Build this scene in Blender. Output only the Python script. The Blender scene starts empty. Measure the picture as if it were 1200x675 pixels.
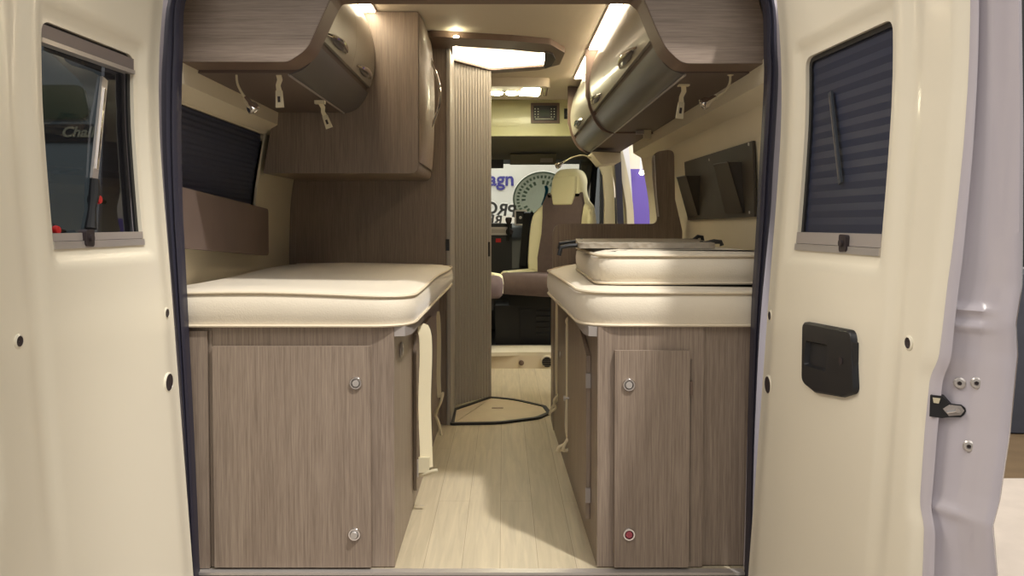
import bpy, bmesh, math, random
from mathutils import Vector, Matrix
from mathutils.geometry import delaunay_2d_cdt
random.seed(4)
C = bpy.context.scene.collection
PI = math.pi

# ------------------------------------------------------------------ camera numbers (frame 1200 x 675)
FOC = 930.0; CZ = 0.985; PITCH = math.radians(1.8); PX, PY = 590.0, 291.0
def ray(px, py):
    a = (px-PX)/FOC; b = (PY-py)/FOC
    s, c = math.sin(PITCH), math.cos(PITCH)
    return Vector((a, c + b*s, -s + b*c))
def W(px, py, Y):                      # point of the place seen at a pixel, at distance Y
    r = ray(px, py); t = Y/r.y
    return Vector((r.x*t, Y, CZ + r.z*t))
def Wz(px, py, z):                     # same, on a horizontal plane
    r = ray(px, py); t = (z-CZ)/r.z
    return Vector((r.x*t, r.y*t, z))
def Wx(px, py, x):
    r = ray(px, py); t = x/r.x
    return Vector((x, r.y*t, CZ + r.z*t))

def lerp(a, b, t): return a + (b-a)*t
def interp(tab, v):
    if v <= tab[0][0]: return tab[0][1]
    for (a, fa), (b, fb) in zip(tab, tab[1:]):
        if v <= b:
            return fa + (fb-fa)*(v-a)/(b-a)
    return tab[-1][1]
def sm(tab, v, h=0.05):                # softened interpolation
    return sum(interp(tab, v+d*h) for d in (-2, -1, 0, 1, 2))/5
def sstep(a, b, v):
    t = min(1, max(0, (v-a)/(b-a))); return t*t*(3-2*t)

# ------------------------------------------------------------------ materials
def lin(c):
    return tuple(((v/255)/12.92 if v/255 <= .04045 else ((v/255+.055)/1.055)**2.4) for v in c) + (1,)
def mat(name, rgb, rough=.5, metal=0, spec=.5, coat=0, noise=0, nscale=8, bump=0, bscale=60, emit=0, ecol=None, trans=0, sheen=0):
    m = bpy.data.materials.new(name); m.use_nodes = True
    nt = m.node_tree; b = nt.nodes['Principled BSDF']
    b.inputs['Base Color'].default_value = lin(rgb)
    b.inputs['Roughness'].default_value = rough
    b.inputs['Metallic'].default_value = metal
    b.inputs['Specular IOR Level'].default_value = spec
    b.inputs['Coat Weight'].default_value = coat
    b.inputs['Coat Roughness'].default_value = .12
    b.inputs['Sheen Weight'].default_value = sheen
    if trans: b.inputs['Transmission Weight'].default_value = trans
    if emit:
        b.inputs['Emission Color'].default_value = lin(ecol or rgb); b.inputs['Emission Strength'].default_value = emit
    tc = nt.nodes.new('ShaderNodeTexCoord')
    if noise:
        n = nt.nodes.new('ShaderNodeTexNoise'); n.inputs['Scale'].default_value = nscale; n.inputs['Detail'].default_value = 4
        nt.links.new(tc.outputs['Object'], n.inputs['Vector'])
        r = nt.nodes.new('ShaderNodeMapRange'); r.inputs[1].default_value = .3; r.inputs[2].default_value = .7
        r.inputs[3].default_value = 1-noise; r.inputs[4].default_value = 1+noise*.4
        nt.links.new(n.outputs[0], r.inputs[0])
        mx = nt.nodes.new('ShaderNodeMix'); mx.data_type = 'RGBA'; mx.blend_type = 'MULTIPLY'; mx.inputs[0].default_value = 1
        mx.inputs[6].default_value = lin(rgb)
        nt.links.new(r.outputs[0], mx.inputs[7]); nt.links.new(mx.outputs[2], b.inputs['Base Color'])
    if bump:
        n2 = nt.nodes.new('ShaderNodeTexNoise'); n2.inputs['Scale'].default_value = bscale; n2.inputs['Detail'].default_value = 3
        nt.links.new(tc.outputs['Object'], n2.inputs['Vector'])
        bp = nt.nodes.new('ShaderNodeBump'); bp.inputs['Strength'].default_value = bump; bp.inputs['Distance'].default_value = .002
        nt.links.new(n2.outputs[0], bp.inputs['Height']); nt.links.new(bp.outputs[0], b.inputs['Normal'])
    return m
def wood(name, c1, c2, c3, axis='Z', scale=1.0, rough=.42, coat=.15):
    """fine straight-grained laminate; axis = direction of the grain"""
    m = bpy.data.materials.new(name); m.use_nodes = True
    nt = m.node_tree; b = nt.nodes['Principled BSDF']; b.inputs['Roughness'].default_value = rough
    b.inputs['Coat Weight'].default_value = coat; b.inputs['Coat Roughness'].default_value = .25
    tc = nt.nodes.new('ShaderNodeTexCoord')
    def layer(sc, det, stretch):
        mp = nt.nodes.new('ShaderNodeMapping')
        s = {'X': (stretch, 1, 1), 'Y': (1, stretch, 1), 'Z': (1, 1, stretch)}[axis]
        mp.inputs['Scale'].default_value = s
        nt.links.new(tc.outputs['Object'], mp.inputs['Vector'])
        n = nt.nodes.new('ShaderNodeTexNoise'); n.inputs['Scale'].default_value = sc*scale; n.inputs['Detail'].default_value = det
        n.inputs['Roughness'].default_value = .65
        nt.links.new(mp.outputs[0], n.inputs['Vector']); return n
    n1 = layer(170, 5, .022); n2 = layer(16, 3, .08); n3 = layer(380, 2, .03)
    add = nt.nodes.new('ShaderNodeMath'); add.operation = 'MULTIPLY_ADD'; add.inputs[1].default_value = .45
    nt.links.new(n1.outputs[0], add.inputs[0])
    s2 = nt.nodes.new('ShaderNodeMath'); s2.operation = 'MULTIPLY_ADD'; s2.inputs[1].default_value = .2
    nt.links.new(n2.outputs[0], s2.inputs[0])
    s3 = nt.nodes.new('ShaderNodeMath'); s3.operation = 'MULTIPLY'; s3.inputs[1].default_value = .35
    nt.links.new(n3.outputs[0], s3.inputs[0]); nt.links.new(s3.outputs[0], s2.inputs[2]); nt.links.new(s2.outputs[0], add.inputs[2])
    cr = nt.nodes.new('ShaderNodeValToRGB'); e = cr.color_ramp.elements
    e[0].position = .38; e[0].color = lin(c1); e[1].position = .62; e[1].color = lin(c3)
    k = e.new(.5); k.color = lin(c2)
    nt.links.new(add.outputs[0], cr.inputs[0]); nt.links.new(cr.outputs[0], b.inputs['Base Color'])
    bp = nt.nodes.new('ShaderNodeBump'); bp.inputs['Strength'].default_value = .12; bp.inputs['Distance'].default_value = .001
    nt.links.new(n1.outputs[0], bp.inputs['Height']); nt.links.new(bp.outputs[0], b.inputs['Normal'])
    return m
def floor_mat():
    m = bpy.data.materials.new('oak plank'); m.use_nodes = True
    nt = m.node_tree; b = nt.nodes['Principled BSDF']; b.inputs['Roughness'].default_value = .45
    tc = nt.nodes.new('ShaderNodeTexCoord')
    mp = nt.nodes.new('ShaderNodeMapping'); mp.inputs['Rotation'].default_value = (0, 0, PI/2); mp.inputs['Location'].default_value = (.3, .035, 0)
    nt.links.new(tc.outputs['Object'], mp.inputs['Vector'])
    br = nt.nodes.new('ShaderNodeTexBrick'); br.inputs['Scale'].default_value = 1
    br.inputs['Brick Width'].default_value = 1.3; br.inputs['Row Height'].default_value = .11
    br.inputs['Mortar Size'].default_value = .0009; br.inputs['Mortar Smooth'].default_value = .5
    br.inputs['Color1'].default_value = lin((192, 179, 152)); br.inputs['Color2'].default_value = lin((182, 168, 140)); br.inputs['Mortar'].default_value = lin((135, 120, 96))
    nt.links.new(mp.outputs[0], br.inputs['Vector'])
    m2 = nt.nodes.new('ShaderNodeMapping'); m2.inputs['Scale'].default_value = (1, .06, 1)
    nt.links.new(tc.outputs['Object'], m2.inputs['Vector'])
    n = nt.nodes.new('ShaderNodeTexNoise'); n.inputs['Scale'].default_value = 60; n.inputs['Detail'].default_value = 6; n.inputs['Distortion'].default_value = .6
    nt.links.new(m2.outputs[0], n.inputs['Vector'])
    r = nt.nodes.new('ShaderNodeMapRange'); r.inputs[1].default_value = .3; r.inputs[2].default_value = .7; r.inputs[3].default_value = .84; r.inputs[4].default_value = 1.06
    nt.links.new(n.outputs[0], r.inputs[0])
    mx = nt.nodes.new('ShaderNodeMix'); mx.data_type = 'RGBA'; mx.blend_type = 'MULTIPLY'; mx.inputs[0].default_value = 1
    nt.links.new(br.outputs[0], mx.inputs[6]); nt.links.new(r.outputs[0], mx.inputs[7]); nt.links.new(mx.outputs[2], b.inputs['Base Color'])
    return m
def glass_mat(name, tint, gloss=.08, rough=.02, top=.5):
    m = bpy.data.materials.new(name); m.use_nodes = True; nt = m.node_tree; nt.nodes.clear()
    o = nt.nodes.new('ShaderNodeOutputMaterial'); mix = nt.nodes.new('ShaderNodeMixShader')
    t = nt.nodes.new('ShaderNodeBsdfTransparent'); t.inputs[0].default_value = tint + (1,)
    g = nt.nodes.new('ShaderNodeBsdfGlossy'); g.inputs['Roughness'].default_value = rough; g.inputs['Color'].default_value = (.9, .93, 1, 1)
    fr = nt.nodes.new('ShaderNodeLayerWeight'); fr.inputs['Blend'].default_value = .25
    mr = nt.nodes.new('ShaderNodeMapRange'); mr.inputs[3].default_value = gloss; mr.inputs[4].default_value = top
    nt.links.new(fr.outputs['Fresnel'], mr.inputs[0]); nt.links.new(mr.outputs[0], mix.inputs[0])
    nt.links.new(t.outputs[0], mix.inputs[1]); nt.links.new(g.outputs[0], mix.inputs[2]); nt.links.new(mix.outputs[0], o.inputs[0])
    return m

M = {}
M['wood']   = wood('taupe laminate vertical grain', (116, 101, 88), (136, 120, 105), (152, 136, 120), 'Z')
M['woodh']  = wood('taupe laminate horizontal grain', (114, 100, 88), (131, 116, 103), (146, 131, 118), 'X')
M['woody']  = wood('taupe laminate lengthwise grain', (96, 82, 73), (110, 95, 86), (122, 108, 98), 'Y')
M['woodd']  = wood('dark taupe laminate', (116, 101, 88), (130, 115, 101), (143, 128, 113), 'Z')
M['edge']   = mat('brown edge band', (108, 88, 76), .45, noise=.08, nscale=20)
M['board']  = mat('grey brown board', (104, 88, 80), .6, noise=.12, nscale=6)
M['floor']  = floor_mat()
M['liner']  = mat('cream wall lining', (214, 204, 180), .6, noise=.04, nscale=3)
M['ceil']   = mat('pale ceiling lining', (212, 202, 186), .6, noise=.03, nscale=3)
M['cream']  = mat('cream moulded door lining', (231, 223, 202), .33, coat=.25, noise=.015, nscale=2)
M['lilac']  = mat('pale silver white paint', (188, 181, 187), .25, coat=.8, noise=.02, nscale=3)
M['seal']   = mat('dark rubber seal', (46, 45, 58), .42, bump=.2, bscale=30)
M['black']  = mat('black plastic', (26, 26, 28), .45, noise=.1, nscale=30)
M['hole']   = mat('dark brown plug', (48, 38, 40), .6)
M['satin']  = mat('satin aluminium', (196, 190, 184), .35, metal=.6)
M['alu']    = mat('grey anodised rail', (168, 160, 154), .42, metal=.25)
M['chrome'] = mat('chrome', (225, 222, 220), .08, metal=1)
M['red']    = mat('red plastic', (190, 34, 32), .4)
M['matt']   = mat('ivory mattress ticking', (216, 205, 184), .65, sheen=.3, bump=.35, bscale=220, noise=.03, nscale=5)
M['pipe']   = mat('ivory piping', (212, 198, 172), .6)
M['locker'] = mat('champagne lacquer', (156, 150, 136), .42, metal=.3, coat=.15, noise=.03, nscale=4)
M['lockerd']= mat('darkened lacquer', (98, 94, 92), .4, metal=.3, coat=.15, noise=.04, nscale=4)  # on locker bottoms, the lacquer's dark reflection is painted into this colour
M['under']  = mat('locker underside', (100, 86, 78), .6)
M['tam']    = mat('aluminium taupe slat', (166, 160, 150), .4, metal=.2)
M['hatch']  = mat('pale oak hatch', (196, 180, 150), .5, noise=.06, nscale=10)
M['cass']   = mat('grey cassette', (128, 118, 114), .45, metal=.2)
M['rose']   = mat('metal with painted red reflection', (168, 84, 96), .3, metal=.5)  # red reflection on the lock button, painted into its colour
M['strap']  = mat('cream webbing', (226, 214, 180), .8, bump=.5, bscale=400)
M['clip']   = mat('ivory plastic clip', (205, 195, 165), .5)
M['blindr'] = mat('navy pleated blind', (34, 40, 60), .5)
M['blind']  = mat('dark pleated blind', (46, 52, 72), .45, noise=.1, nscale=20)
M['led']    = mat('warm LED strip', (255, 240, 210), .4, emit=26, ecol=(255, 236, 205))
M['lens']   = mat('lit roof lens', (255, 240, 210), .4, emit=1.6, ecol=(255, 238, 208))
M['rim']    = mat('lit lens rim', (255, 245, 220), .4, emit=15, ecol=(255, 240, 212))
M['bulb']   = mat('lit spot bulb', (255, 250, 220), .4, emit=70, ecol=(255, 246, 205))
M['seatc']  = mat('cream leatherette', (238, 231, 194), .5, bump=.2, bscale=150)
M['seatb']  = mat('brown seat fabric', (112, 96, 96), .8, bump=.4, bscale=200, noise=.1, nscale=30)
M['grille'] = mat('black trim plastic', (30, 30, 33), .55)
M['cabgrey']= mat('grey green headliner', (128, 124, 104), .8, noise=.06, nscale=6)
M['cabface']= mat('pale green cabinet face', (214, 212, 164), .4, coat=.2, noise=.03, nscale=3)
M['acryl']  = mat('smoked acrylic', (72, 66, 58), .5, noise=.15, nscale=9)
M['quilt']  = mat('quilted grey foam', (150, 140, 124), .6)
M['carpetb']= mat('brown carpet', (112, 92, 66), .95, bump=.6, bscale=200, noise=.15, nscale=6)
M['carpetl']= mat('pale carpet', (208, 196, 184), .95, bump=.6, bscale=200, noise=.08, nscale=6)
M['hallw']  = mat('white display wall', (245, 240, 232), .7)
M['purple'] = mat('purple display wall', (104, 84, 168), .7)
M['cloth']  = mat('charcoal cloth', (72, 74, 84), .9, bump=.4, bscale=60, noise=.1, nscale=8)
M['vanb']   = mat('slate blue van paint', (98, 106, 108), .35)
M['navy']   = mat('dark navy lacquer', (52, 58, 66), .4)
M['blue']   = mat('violet blue lettering', (62, 52, 150), .5)
M['greyt']  = mat('grey lettering', (120, 118, 116), .5)
M['disc']   = mat('sea green decal', (122, 146, 124), .6)
M['discr']  = mat('dark green decal print', (70, 92, 78), .6)
M['tealf']  = mat('teal figure print', (40, 110, 130), .6)
M['paint']  = mat('white body paint', (226, 224, 226), .25, coat=.6)
M['btn']    = mat('pale indicator', (220, 225, 205), .5)
M['screen'] = mat('dark display screen', (44, 60, 48), .2)
M['glass']  = glass_mat('tinted window glass', (.13, .15, .17), .012, .02, .10)
M['wsglass']= glass_mat('windscreen glass', (.86, .92, .86), .03)

def translucent(name, rgb, k):
    m = mat(name, rgb, .6); nt = m.node_tree; b = nt.nodes['Principled BSDF']; o = nt.nodes['Material Output']
    t = nt.nodes.new('ShaderNodeBsdfTranslucent'); t.inputs[0].default_value = lin(rgb); mx = nt.nodes.new('ShaderNodeMixShader'); mx.inputs[0].default_value = k
    nt.links.new(b.outputs[0], mx.inputs[1]); nt.links.new(t.outputs[0], mx.inputs[2]); nt.links.new(mx.outputs[0], o.inputs[0]); return m
M['disc'] = translucent('sea green decal film', (192, 194, 184), .75); M['discr'] = translucent('green decal print', (130, 146, 132), .75)
M['greyt'] = translucent('grey lettering film', (150, 148, 146), .6); M['tealf'] = translucent('teal print', (70, 140, 165), .7)
# a woven dimple pattern for the quilted foam
nt = M['quilt'].node_tree; vo = nt.nodes.new('ShaderNodeTexVoronoi'); vo.inputs['Scale'].default_value = 55
tcq = nt.nodes.new('ShaderNodeTexCoord'); nt.links.new(tcq.outputs['Object'], vo.inputs['Vector'])
bq = nt.nodes.new('ShaderNodeBump'); bq.inputs['Strength'].default_value = .9; bq.inputs['Distance'].default_value = .004
nt.links.new(vo.outputs['Distance'], bq.inputs['Height']); nt.links.new(bq.outputs[0], nt.nodes['Principled BSDF'].inputs['Normal'])

# ------------------------------------------------------------------ object helpers
ORG = {}
def thing(name, label, cat, loc, group=None):
    o = bpy.data.objects.new(name, None); C.objects.link(o); o.location = loc; o.empty_display_size = .1
    o['label'] = label; o['category'] = cat
    if group: o['group'] = group
    ORG[o] = Vector(loc); return o
def tag(o, label, cat, group=None):
    o['label'] = label; o['category'] = cat
    if group: o['group'] = group
    return o
def obj(name, bm, m, parent=None, smooth=35, bevel=0, seg=2, kind=None, label=None):
    """link a bmesh as ONE mesh object, its origin at its own base (top-level) or centre (part)"""
    if isinstance(bm, MB): bm = bm.bm
    if bevel:
        es = [e for e in bm.edges if len(e.link_faces) == 2 and e.calc_face_angle(0) > .5]
        if es: bmesh.ops.bevel(bm, geom=es, offset=bevel, segments=seg, affect='EDGES', profile=.5, clamp_overlap=True)
    bmesh.ops.recalc_face_normals(bm, faces=bm.faces[:])
    if smooth:
        for f in bm.faces: f.smooth = True
        for e in bm.edges:
            e.smooth = not (len(e.link_faces) != 2 or e.calc_face_angle(0) > math.radians(smooth))
    lo = Vector([min(v.co[i] for v in bm.verts) for i in range(3)]); hi = Vector([max(v.co[i] for v in bm.verts) for i in range(3)])
    o0 = (lo+hi)/2
    if parent is None: o0.z = lo.z
    bmesh.ops.translate(bm, verts=bm.verts[:], vec=-o0)
    me = bpy.data.meshes.new(name); bm.to_mesh(me); bm.free()
    me.materials.append(m)
    o = bpy.data.objects.new(name, me); C.objects.link(o)
    if parent is not None:
        o.parent = parent; o.location = o0 - ORG[parent]
    else:
        o.location = o0
    ORG[o] = o0
    if kind: o['kind'] = kind
    if label: o['label'] = label
    return o
def struct(name, bm, m, **k):
    return obj(name, bm, m, kind='structure', **k)
def copy_tree(o, parent=None):
    c = o.copy(); C.objects.link(c)
    if parent is not None: c.parent = parent
    for ch in o.children: copy_tree(ch, c)
    return c

class MB:
    def __init__(s): s.bm = bmesh.new()
    def poly(s, pts):
        vs = [s.bm.verts.new(p) for p in pts]
        return s.bm.faces.new(vs)
    def box(s, x0, x1, y0, y1, z0, z1):
        v = [s.bm.verts.new(p) for p in ((x0, y0, z0), (x1, y0, z0), (x1, y1, z0), (x0, y1, z0), (x0, y0, z1), (x1, y0, z1), (x1, y1, z1), (x0, y1, z1))]
        for f in ((0, 3, 2, 1), (4, 5, 6, 7), (0, 1, 5, 4), (1, 2, 6, 5), (2, 3, 7, 6), (3, 0, 4, 7)): s.bm.faces.new([v[i] for i in f])
        return s
    def hexa(s, a, b):
        """closed block between two equal polygons of 3D points"""
        A = [s.bm.verts.new(p) for p in a]; B = [s.bm.verts.new(p) for p in b]; n = len(A)
        s.bm.faces.new(A[::-1]); s.bm.faces.new(B)
        for i in range(n): s.bm.faces.new((A[i], A[(i+1) % n], B[(i+1) % n], B[i]))
        return s
    def prism(s, pts, ax, a, b):
        f = {'X': lambda p, t: (t, p[0], p[1]), 'Y': lambda p, t: (p[0], t, p[1]), 'Z': lambda p, t: (p[0], p[1], t)}[ax]
        return s.hexa([f(p, a) for p in pts], [f(p, b) for p in pts])
    def loft(s, rings, closed=True, cap=True):
        R = [[s.bm.verts.new(p) for p in r] for r in rings]; n = len(R[0])
        for a, b in zip(R, R[1:]):
            for i in range(n if closed else n-1):
                s.bm.faces.new((a[i], a[(i+1) % n], b[(i+1) % n], b[i]))
        if cap and closed:
            s.bm.faces.new(R[0][::-1]); s.bm.faces.new(R[-1])
        return s
    def tube(s, pts, r, n=8, closed=False):
        pts = [Vector(p) for p in pts]; rr = r if isinstance(r, (list, tuple)) else [r]*len(pts)
        rings = []; prev = None
        N = len(pts)
        for i, p in enumerate(pts):
            if closed: d = pts[(i+1) % N]-pts[i-1]
            else: d = pts[min(i+1, N-1)]-pts[max(i-1, 0)]
            d.normalize()
            if prev is None:
                u = d.cross(Vector((0, 0, 1)))
                if u.length < .1: u = d.cross(Vector((1, 0, 0)))
            else:
                u = prev - d*prev.dot(d)
            u.normalize(); prev = u; w = d.cross(u)
            rings.append([p + (u*math.cos(t*2*PI/n) + w*math.sin(t*2*PI/n))*rr[i] for t in range(n)])
        if closed: rings.append(rings[0]); s.loft(rings, cap=False); bmesh.ops.remove_doubles(s.bm, verts=s.bm.verts[:], dist=1e-6)
        else: s.loft(rings)
        return s
    def ribbon(s, pts, wid, th, side=(1, 0, 0)):
        """flat strap along a path; side = width direction (or a list)"""
        pts = [Vector(p) for p in pts]; rings = []
        for i, p in enumerate(pts):
            d = (pts[min(i+1, len(pts)-1)]-pts[max(i-1, 0)]).normalized()
            sd = Vector(side[i] if isinstance(side, list) else side); sd = (sd - d*sd.dot(d)).normalized(); nn = d.cross(sd)
            w = (wid[i] if isinstance(wid, (list, tuple)) else wid)/2
            rings.append([p-sd*w-nn*th/2, p+sd*w-nn*th/2, p+sd*w+nn*th/2, p-sd*w+nn*th/2])
        return s.loft(rings)
    def disc(s, c, axis, r, h, n=24, r2=None):
        c = Vector(c); a = Vector(axis).normalized(); u = a.orthogonal().normalized(); w = a.cross(u)
        r2 = r if r2 is None else r2
        s.loft([[c+(u*math.cos(2*PI*i/n)+w*math.sin(2*PI*i/n))*rr + a*k for i in range(n)] for rr, k in ((r, 0), (r2, h))])
        return s
    def lathe(s, c, axis, prof, n=24):
        c = Vector(c); a = Vector(axis).normalized(); u = a.orthogonal().normalized(); w = a.cross(u)
        s.loft([[c+(u*math.cos(2*PI*i/n)+w*math.sin(2*PI*i/n))*max(r, 1e-4) + a*k for i in range(n)] for r, k in prof]); return s

def rpoly(pts, rad, seg=5):
    out = []; n = len(pts); rs = rad if isinstance(rad, (list, tuple)) else [rad]*n
    for i in range(n):
        p0, p1, p2 = Vector(pts[i-1]), Vector(pts[i]), Vector(pts[(i+1) % n]); r = rs[i]
        if r <= 0: out.append(tuple(p1)); continue
        a = (p0-p1); b = (p2-p1); la, lb = a.length, b.length; a.normalize(); b.normalize()
        ang = a.angle(b); d = min(r/math.tan(ang/2), la*.49, lb*.49)
        q0, q1 = p1+a*d, p1+b*d
        for k in range(seg+1):
            t = k/seg
            out.append(tuple(q0*(1-t)**2 + p1*2*t*(1-t) + q1*t*t))
    return out
def dense(p, st):
    out = []
    for i in range(len(p)):
        a, b = Vector(p[i]), Vector(p[(i+1) % len(p)]); n = max(1, int((b-a).length/st))
        out += [tuple(a.lerp(b, k/n)) for k in range(n)]
    return out
def area2(p): return sum(p[i-1][0]*p[i][1]-p[i][0]*p[i-1][1] for i in range(len(p)))/2
def inset(p, d):
    """move a closed 2D outline inwards by d"""
    n = len(p); s = 1 if area2(p) > 0 else -1; out = []
    for i in range(n):
        a, b, c = Vector(p[i-1]), Vector(p[i]), Vector(p[(i+1) % n])
        e1 = (b-a); e2 = (c-b)
        e1 = e1.normalized() if e1.length > 1e-9 else e2.normalized(); e2 = e2.normalized() if e2.length > 1e-9 else e1
        n1 = Vector((-e1.y, e1.x))*s; n2 = Vector((-e2.y, e2.x))*s
        m = n1+n2; L = m.length
        m = n1 if L < 1e-6 else m/L
        k = d/max(.5, m.dot(n1))
        out.append((b.x+m.x*k, b.y+m.y*k))
    return out
def inside(p, poly):
    x, y = p; r = False; n = len(poly)
    for i in range(n):
        x1, y1 = poly[i-1]; x2, y2 = poly[i]
        if (y1 > y) != (y2 > y) and x < (x2-x1)*(y-y1)/(y2-y1)+x1: r = not r
    return r
def sheet(outer, holes, f, step=None, thick=None, extra=()):
    """flat outline with holes, mapped by f(u, v, d) to 3D; a front (d=0) and, with thick, a back (d=thick) and rims"""
    pts = []; edges = []
    for lp in [outer]+list(holes):
        n0 = len(pts); pts += [Vector(q) for q in lp]; n = len(lp)
        edges += [(n0+i, n0+(i+1) % n) for i in range(n)]
    if step:
        xs = [q[0] for q in outer]; ys = [q[1] for q in outer]
        x = min(xs)+step
        while x < max(xs):
            y = min(ys)+step
            while y < max(ys):
                q = (x, y)
                if inside(q, outer) and not any(inside(q, h) for h in holes): pts.append(Vector(q))
                y += step
            x += step
    pts += [Vector(q) for q in extra]
    vs, es, fs, _, _, _ = delaunay_2d_cdt(pts, edges, [], 0, 1e-6)
    mb = MB(); bm = mb.bm
    keep = []
    for fc in fs:
        c = (sum(vs[i].x for i in fc)/len(fc), sum(vs[i].y for i in fc)/len(fc))
        if inside(c, outer) and not any(inside(c, h) for h in holes): keep.append(fc)
    A = [bm.verts.new(f(v.x, v.y, 0)) for v in vs]
    for fc in keep: bm.faces.new([A[i] for i in fc])
    if thick:
        B = [bm.verts.new(f(v.x, v.y, thick)) for v in vs]
        for fc in keep: bm.faces.new([B[i] for i in fc][::-1])
        cnt = {}
        for fc in keep:
            for i in range(len(fc)):
                a, b = fc[i], fc[(i+1) % len(fc)]
                cnt.setdefault((min(a, b), max(a, b)), []).append((a, b))
        for k, l in cnt.items():
            if len(l) == 1:
                a, b = l[0]; bm.faces.new((A[b], A[a], B[a], B[b]))
    bmesh.ops.delete(bm, geom=[v for v in bm.verts if not v.link_faces], context='VERTS')
    return mb
def padded(mb, outline, f, levels):
    """soft pad: outline inset by each level's first number at depth of its second; f(u, v, d)"""
    mb.loft([[f(u, v, d) for u, v in (inset(outline, i) if i else outline)] for i, d in levels]); return mb
def text_bm(s, size, f, depth=.002, mirror=False, shear=0, bold=0):
    cu = bpy.data.curves.new('t', 'FONT'); cu.body = s; cu.size = size; cu.extrude = depth/2; cu.shear = shear; cu.offset = bold
    cu.align_x = 'CENTER'; cu.align_y = 'CENTER'
    o = bpy.data.objects.new('t', cu); C.objects.link(o)
    dg = bpy.context.evaluated_depsgraph_get(); me = bpy.data.meshes.new_from_object(o.evaluated_get(dg))
    bpy.data.objects.remove(o); bpy.data.curves.remove(cu)
    bm = bmesh.new(); bm.from_mesh(me); bpy.data.meshes.remove(me)
    for v in bm.verts: v.co = f(-v.co.x if mirror else v.co.x, v.co.y, v.co.z)
    return bm

# ------------------------------------------------------------------ the place: numbers
XC = -.09                    # centre line of the van
Z_CEIL = 1.855
GROUND = -.62
WALLP = [(-.1, .88), (0, .9), (.5, .945), (.8, .955), (1.1, .945), (1.35, .90), (1.6, .84), (1.84, .78), (1.95, .74)]
def wallx(side, z): return XC + side*sm(WALLP, z, .03)
DOORP = [(-.5, .72), (0, .753), (.5, .785), (.88, .808), (1.1, .825), (1.34, .835), (1.57, .82), (1.85, .78)]
def doorx(side, Y, z): return XC + side*(sm(DOORP, z, .06) + .055*(2.15-Y)/.765)
def hit(px, py, f, y0=1.1, y1=4.6):
    """where the sight line meets the surface x = f(Y, z)"""
    for _ in range(60):
        ym = (y0+y1)/2; p = W(px, py, ym)
        if abs(p.x) < abs(f(ym, p.z)): y0 = ym
        else: y1 = ym
    return W(px, py, (y0+y1)/2)

# ------------------------------------------------------------------ setting: van shell
mb = MB(); mb.box(-1.05, .88, 2.216, 5.36, -.03, 0); struct('floor', mb, M['floor'])
def wall_sheet(side, y0, y1, holes, z0=-.03, z1=1.9):
    outer = [(y0, z0), (y1, z0), (y1, z1), (y0, z1)]
    zs = [z0+.06*i for i in range(1, int((z1-z0)/.06))]
    outer = [(y0, z0), (y1, z0)] + [(y1, z) for z in zs] + [(y1, z1), (y0, z1)] + [(y0, z) for z in reversed(zs)]
    holes = [dense(h, .06) for h in holes]
    return sheet(outer, holes, lambda u, v, d: (wallx(side, v)+side*d, u, v), step=.06, thick=.05)
winL = rpoly([(2.30, .985), (3.29, .985), (3.29, 1.35), (2.30, 1.35)], .025)
struct('wall_left', wall_sheet(-1, 2.24, 6.9, [winL]), M['liner'])
slide = rpoly([(4.66, -.02), (5.52, -.02), (5.52, 1.6), (4.66, 1.6)], [0, 0, .12, .12])
cabw = rpoly([(5.95, .95), (6.75, .95), (6.6, 1.45), (5.95, 1.5)], .06)
struct('wall_right', wall_sheet(1, 2.24, 5.9, [slide]), M['liner'])
mb = MB(); mb.box(-.95, .76, 2.30, 5.7, Z_CEIL, Z_CEIL+.05); struct('ceiling', mb, M['ceil'])
# outer roof and sides
mb = MB()
mb.prism([(-1.14, -.3), (-1.16, .7), (-1.1, 1.5), (-1.0, 1.92), (-.9, 2.0), (.72, 2.0), (.82, 1.92), (.92, 1.5), (.98, .7),(.96,-.3),(.95,-.3),(.965,.7),(.905,1.5),(.81,1.9),(.71,1.98),(-.89,1.98),(-.985,1.9),(-1.085,1.5),(-1.145,.7),(-1.125,-.3)], 'Y', 2.2, 4.64)
struct('exterior_shell', mb, M['paint'])
mb = MB(); mb.box(-1.0, .82, 4.64, 6.6, 1.95, 1.98); struct('roof_panel', mb, M['paint'])
# wall ducts under the lockers
for side, nm in ((-1, 'left'), (1, 'right')):
    xi = XC + side*.835
    y1 = 3.84 if side < 0 else 4.6
    mb = MB(); mb.prism([(xi, 1.455), (xi+side*.005, 1.39), (wallx(side, 1.355)+side*.01, 1.35), (wallx(side, 1.455)+side*.01, 1.455)], 'Y', 2.27, y1)
    struct('trim_1' if side < 0 else 'trim_2', mb, M['liner'], bevel=.006)

# side window (window_1): frame, pane with pleated blind
w = struct('window_1', sheet(rpoly([(2.28, .965), (3.31, .965), (3.31, 1.37), (2.28, 1.37)], .04), [winL],
           lambda u, v, d: (wallx(-1, v)+.004-d, u, v), step=.08, thick=.03), M['liner'])
def pleat(z, n): 
    t = (z*n) % 1; return abs(t-.5)*2
zs = [.95+.4*i/44 for i in range(45)]
mb = MB(); mb.loft([[(wallx(-1, z)-.009-.0025*(i % 2), y, z) for y in (2.26, 3.34)] for i, z in enumerate(zs)], closed=False)
obj('blind', mb, M['blind'], w, smooth=10)
mb = MB(); mb.box(-1.065, -1.04, 2.28, 3.31, .97, 1.0); obj('blind_rail', mb, M['alu'], w)

# rear sill
mb = MB(); mb.box(-.86, .68, 2.205, 2.232, -.006, .002); struct('trim_3', mb, M['satin'], bevel=.0015)
mb = MB(); mb.prism([(2.0, -.10), (2.19, -.06), (2.203, -.012), (2.215, -.012), (2.215, -.14), (2.0, -.14)], 'X', -.95, .77)
struct('trim_4', mb, M['woodh'], bevel=.004)

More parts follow.
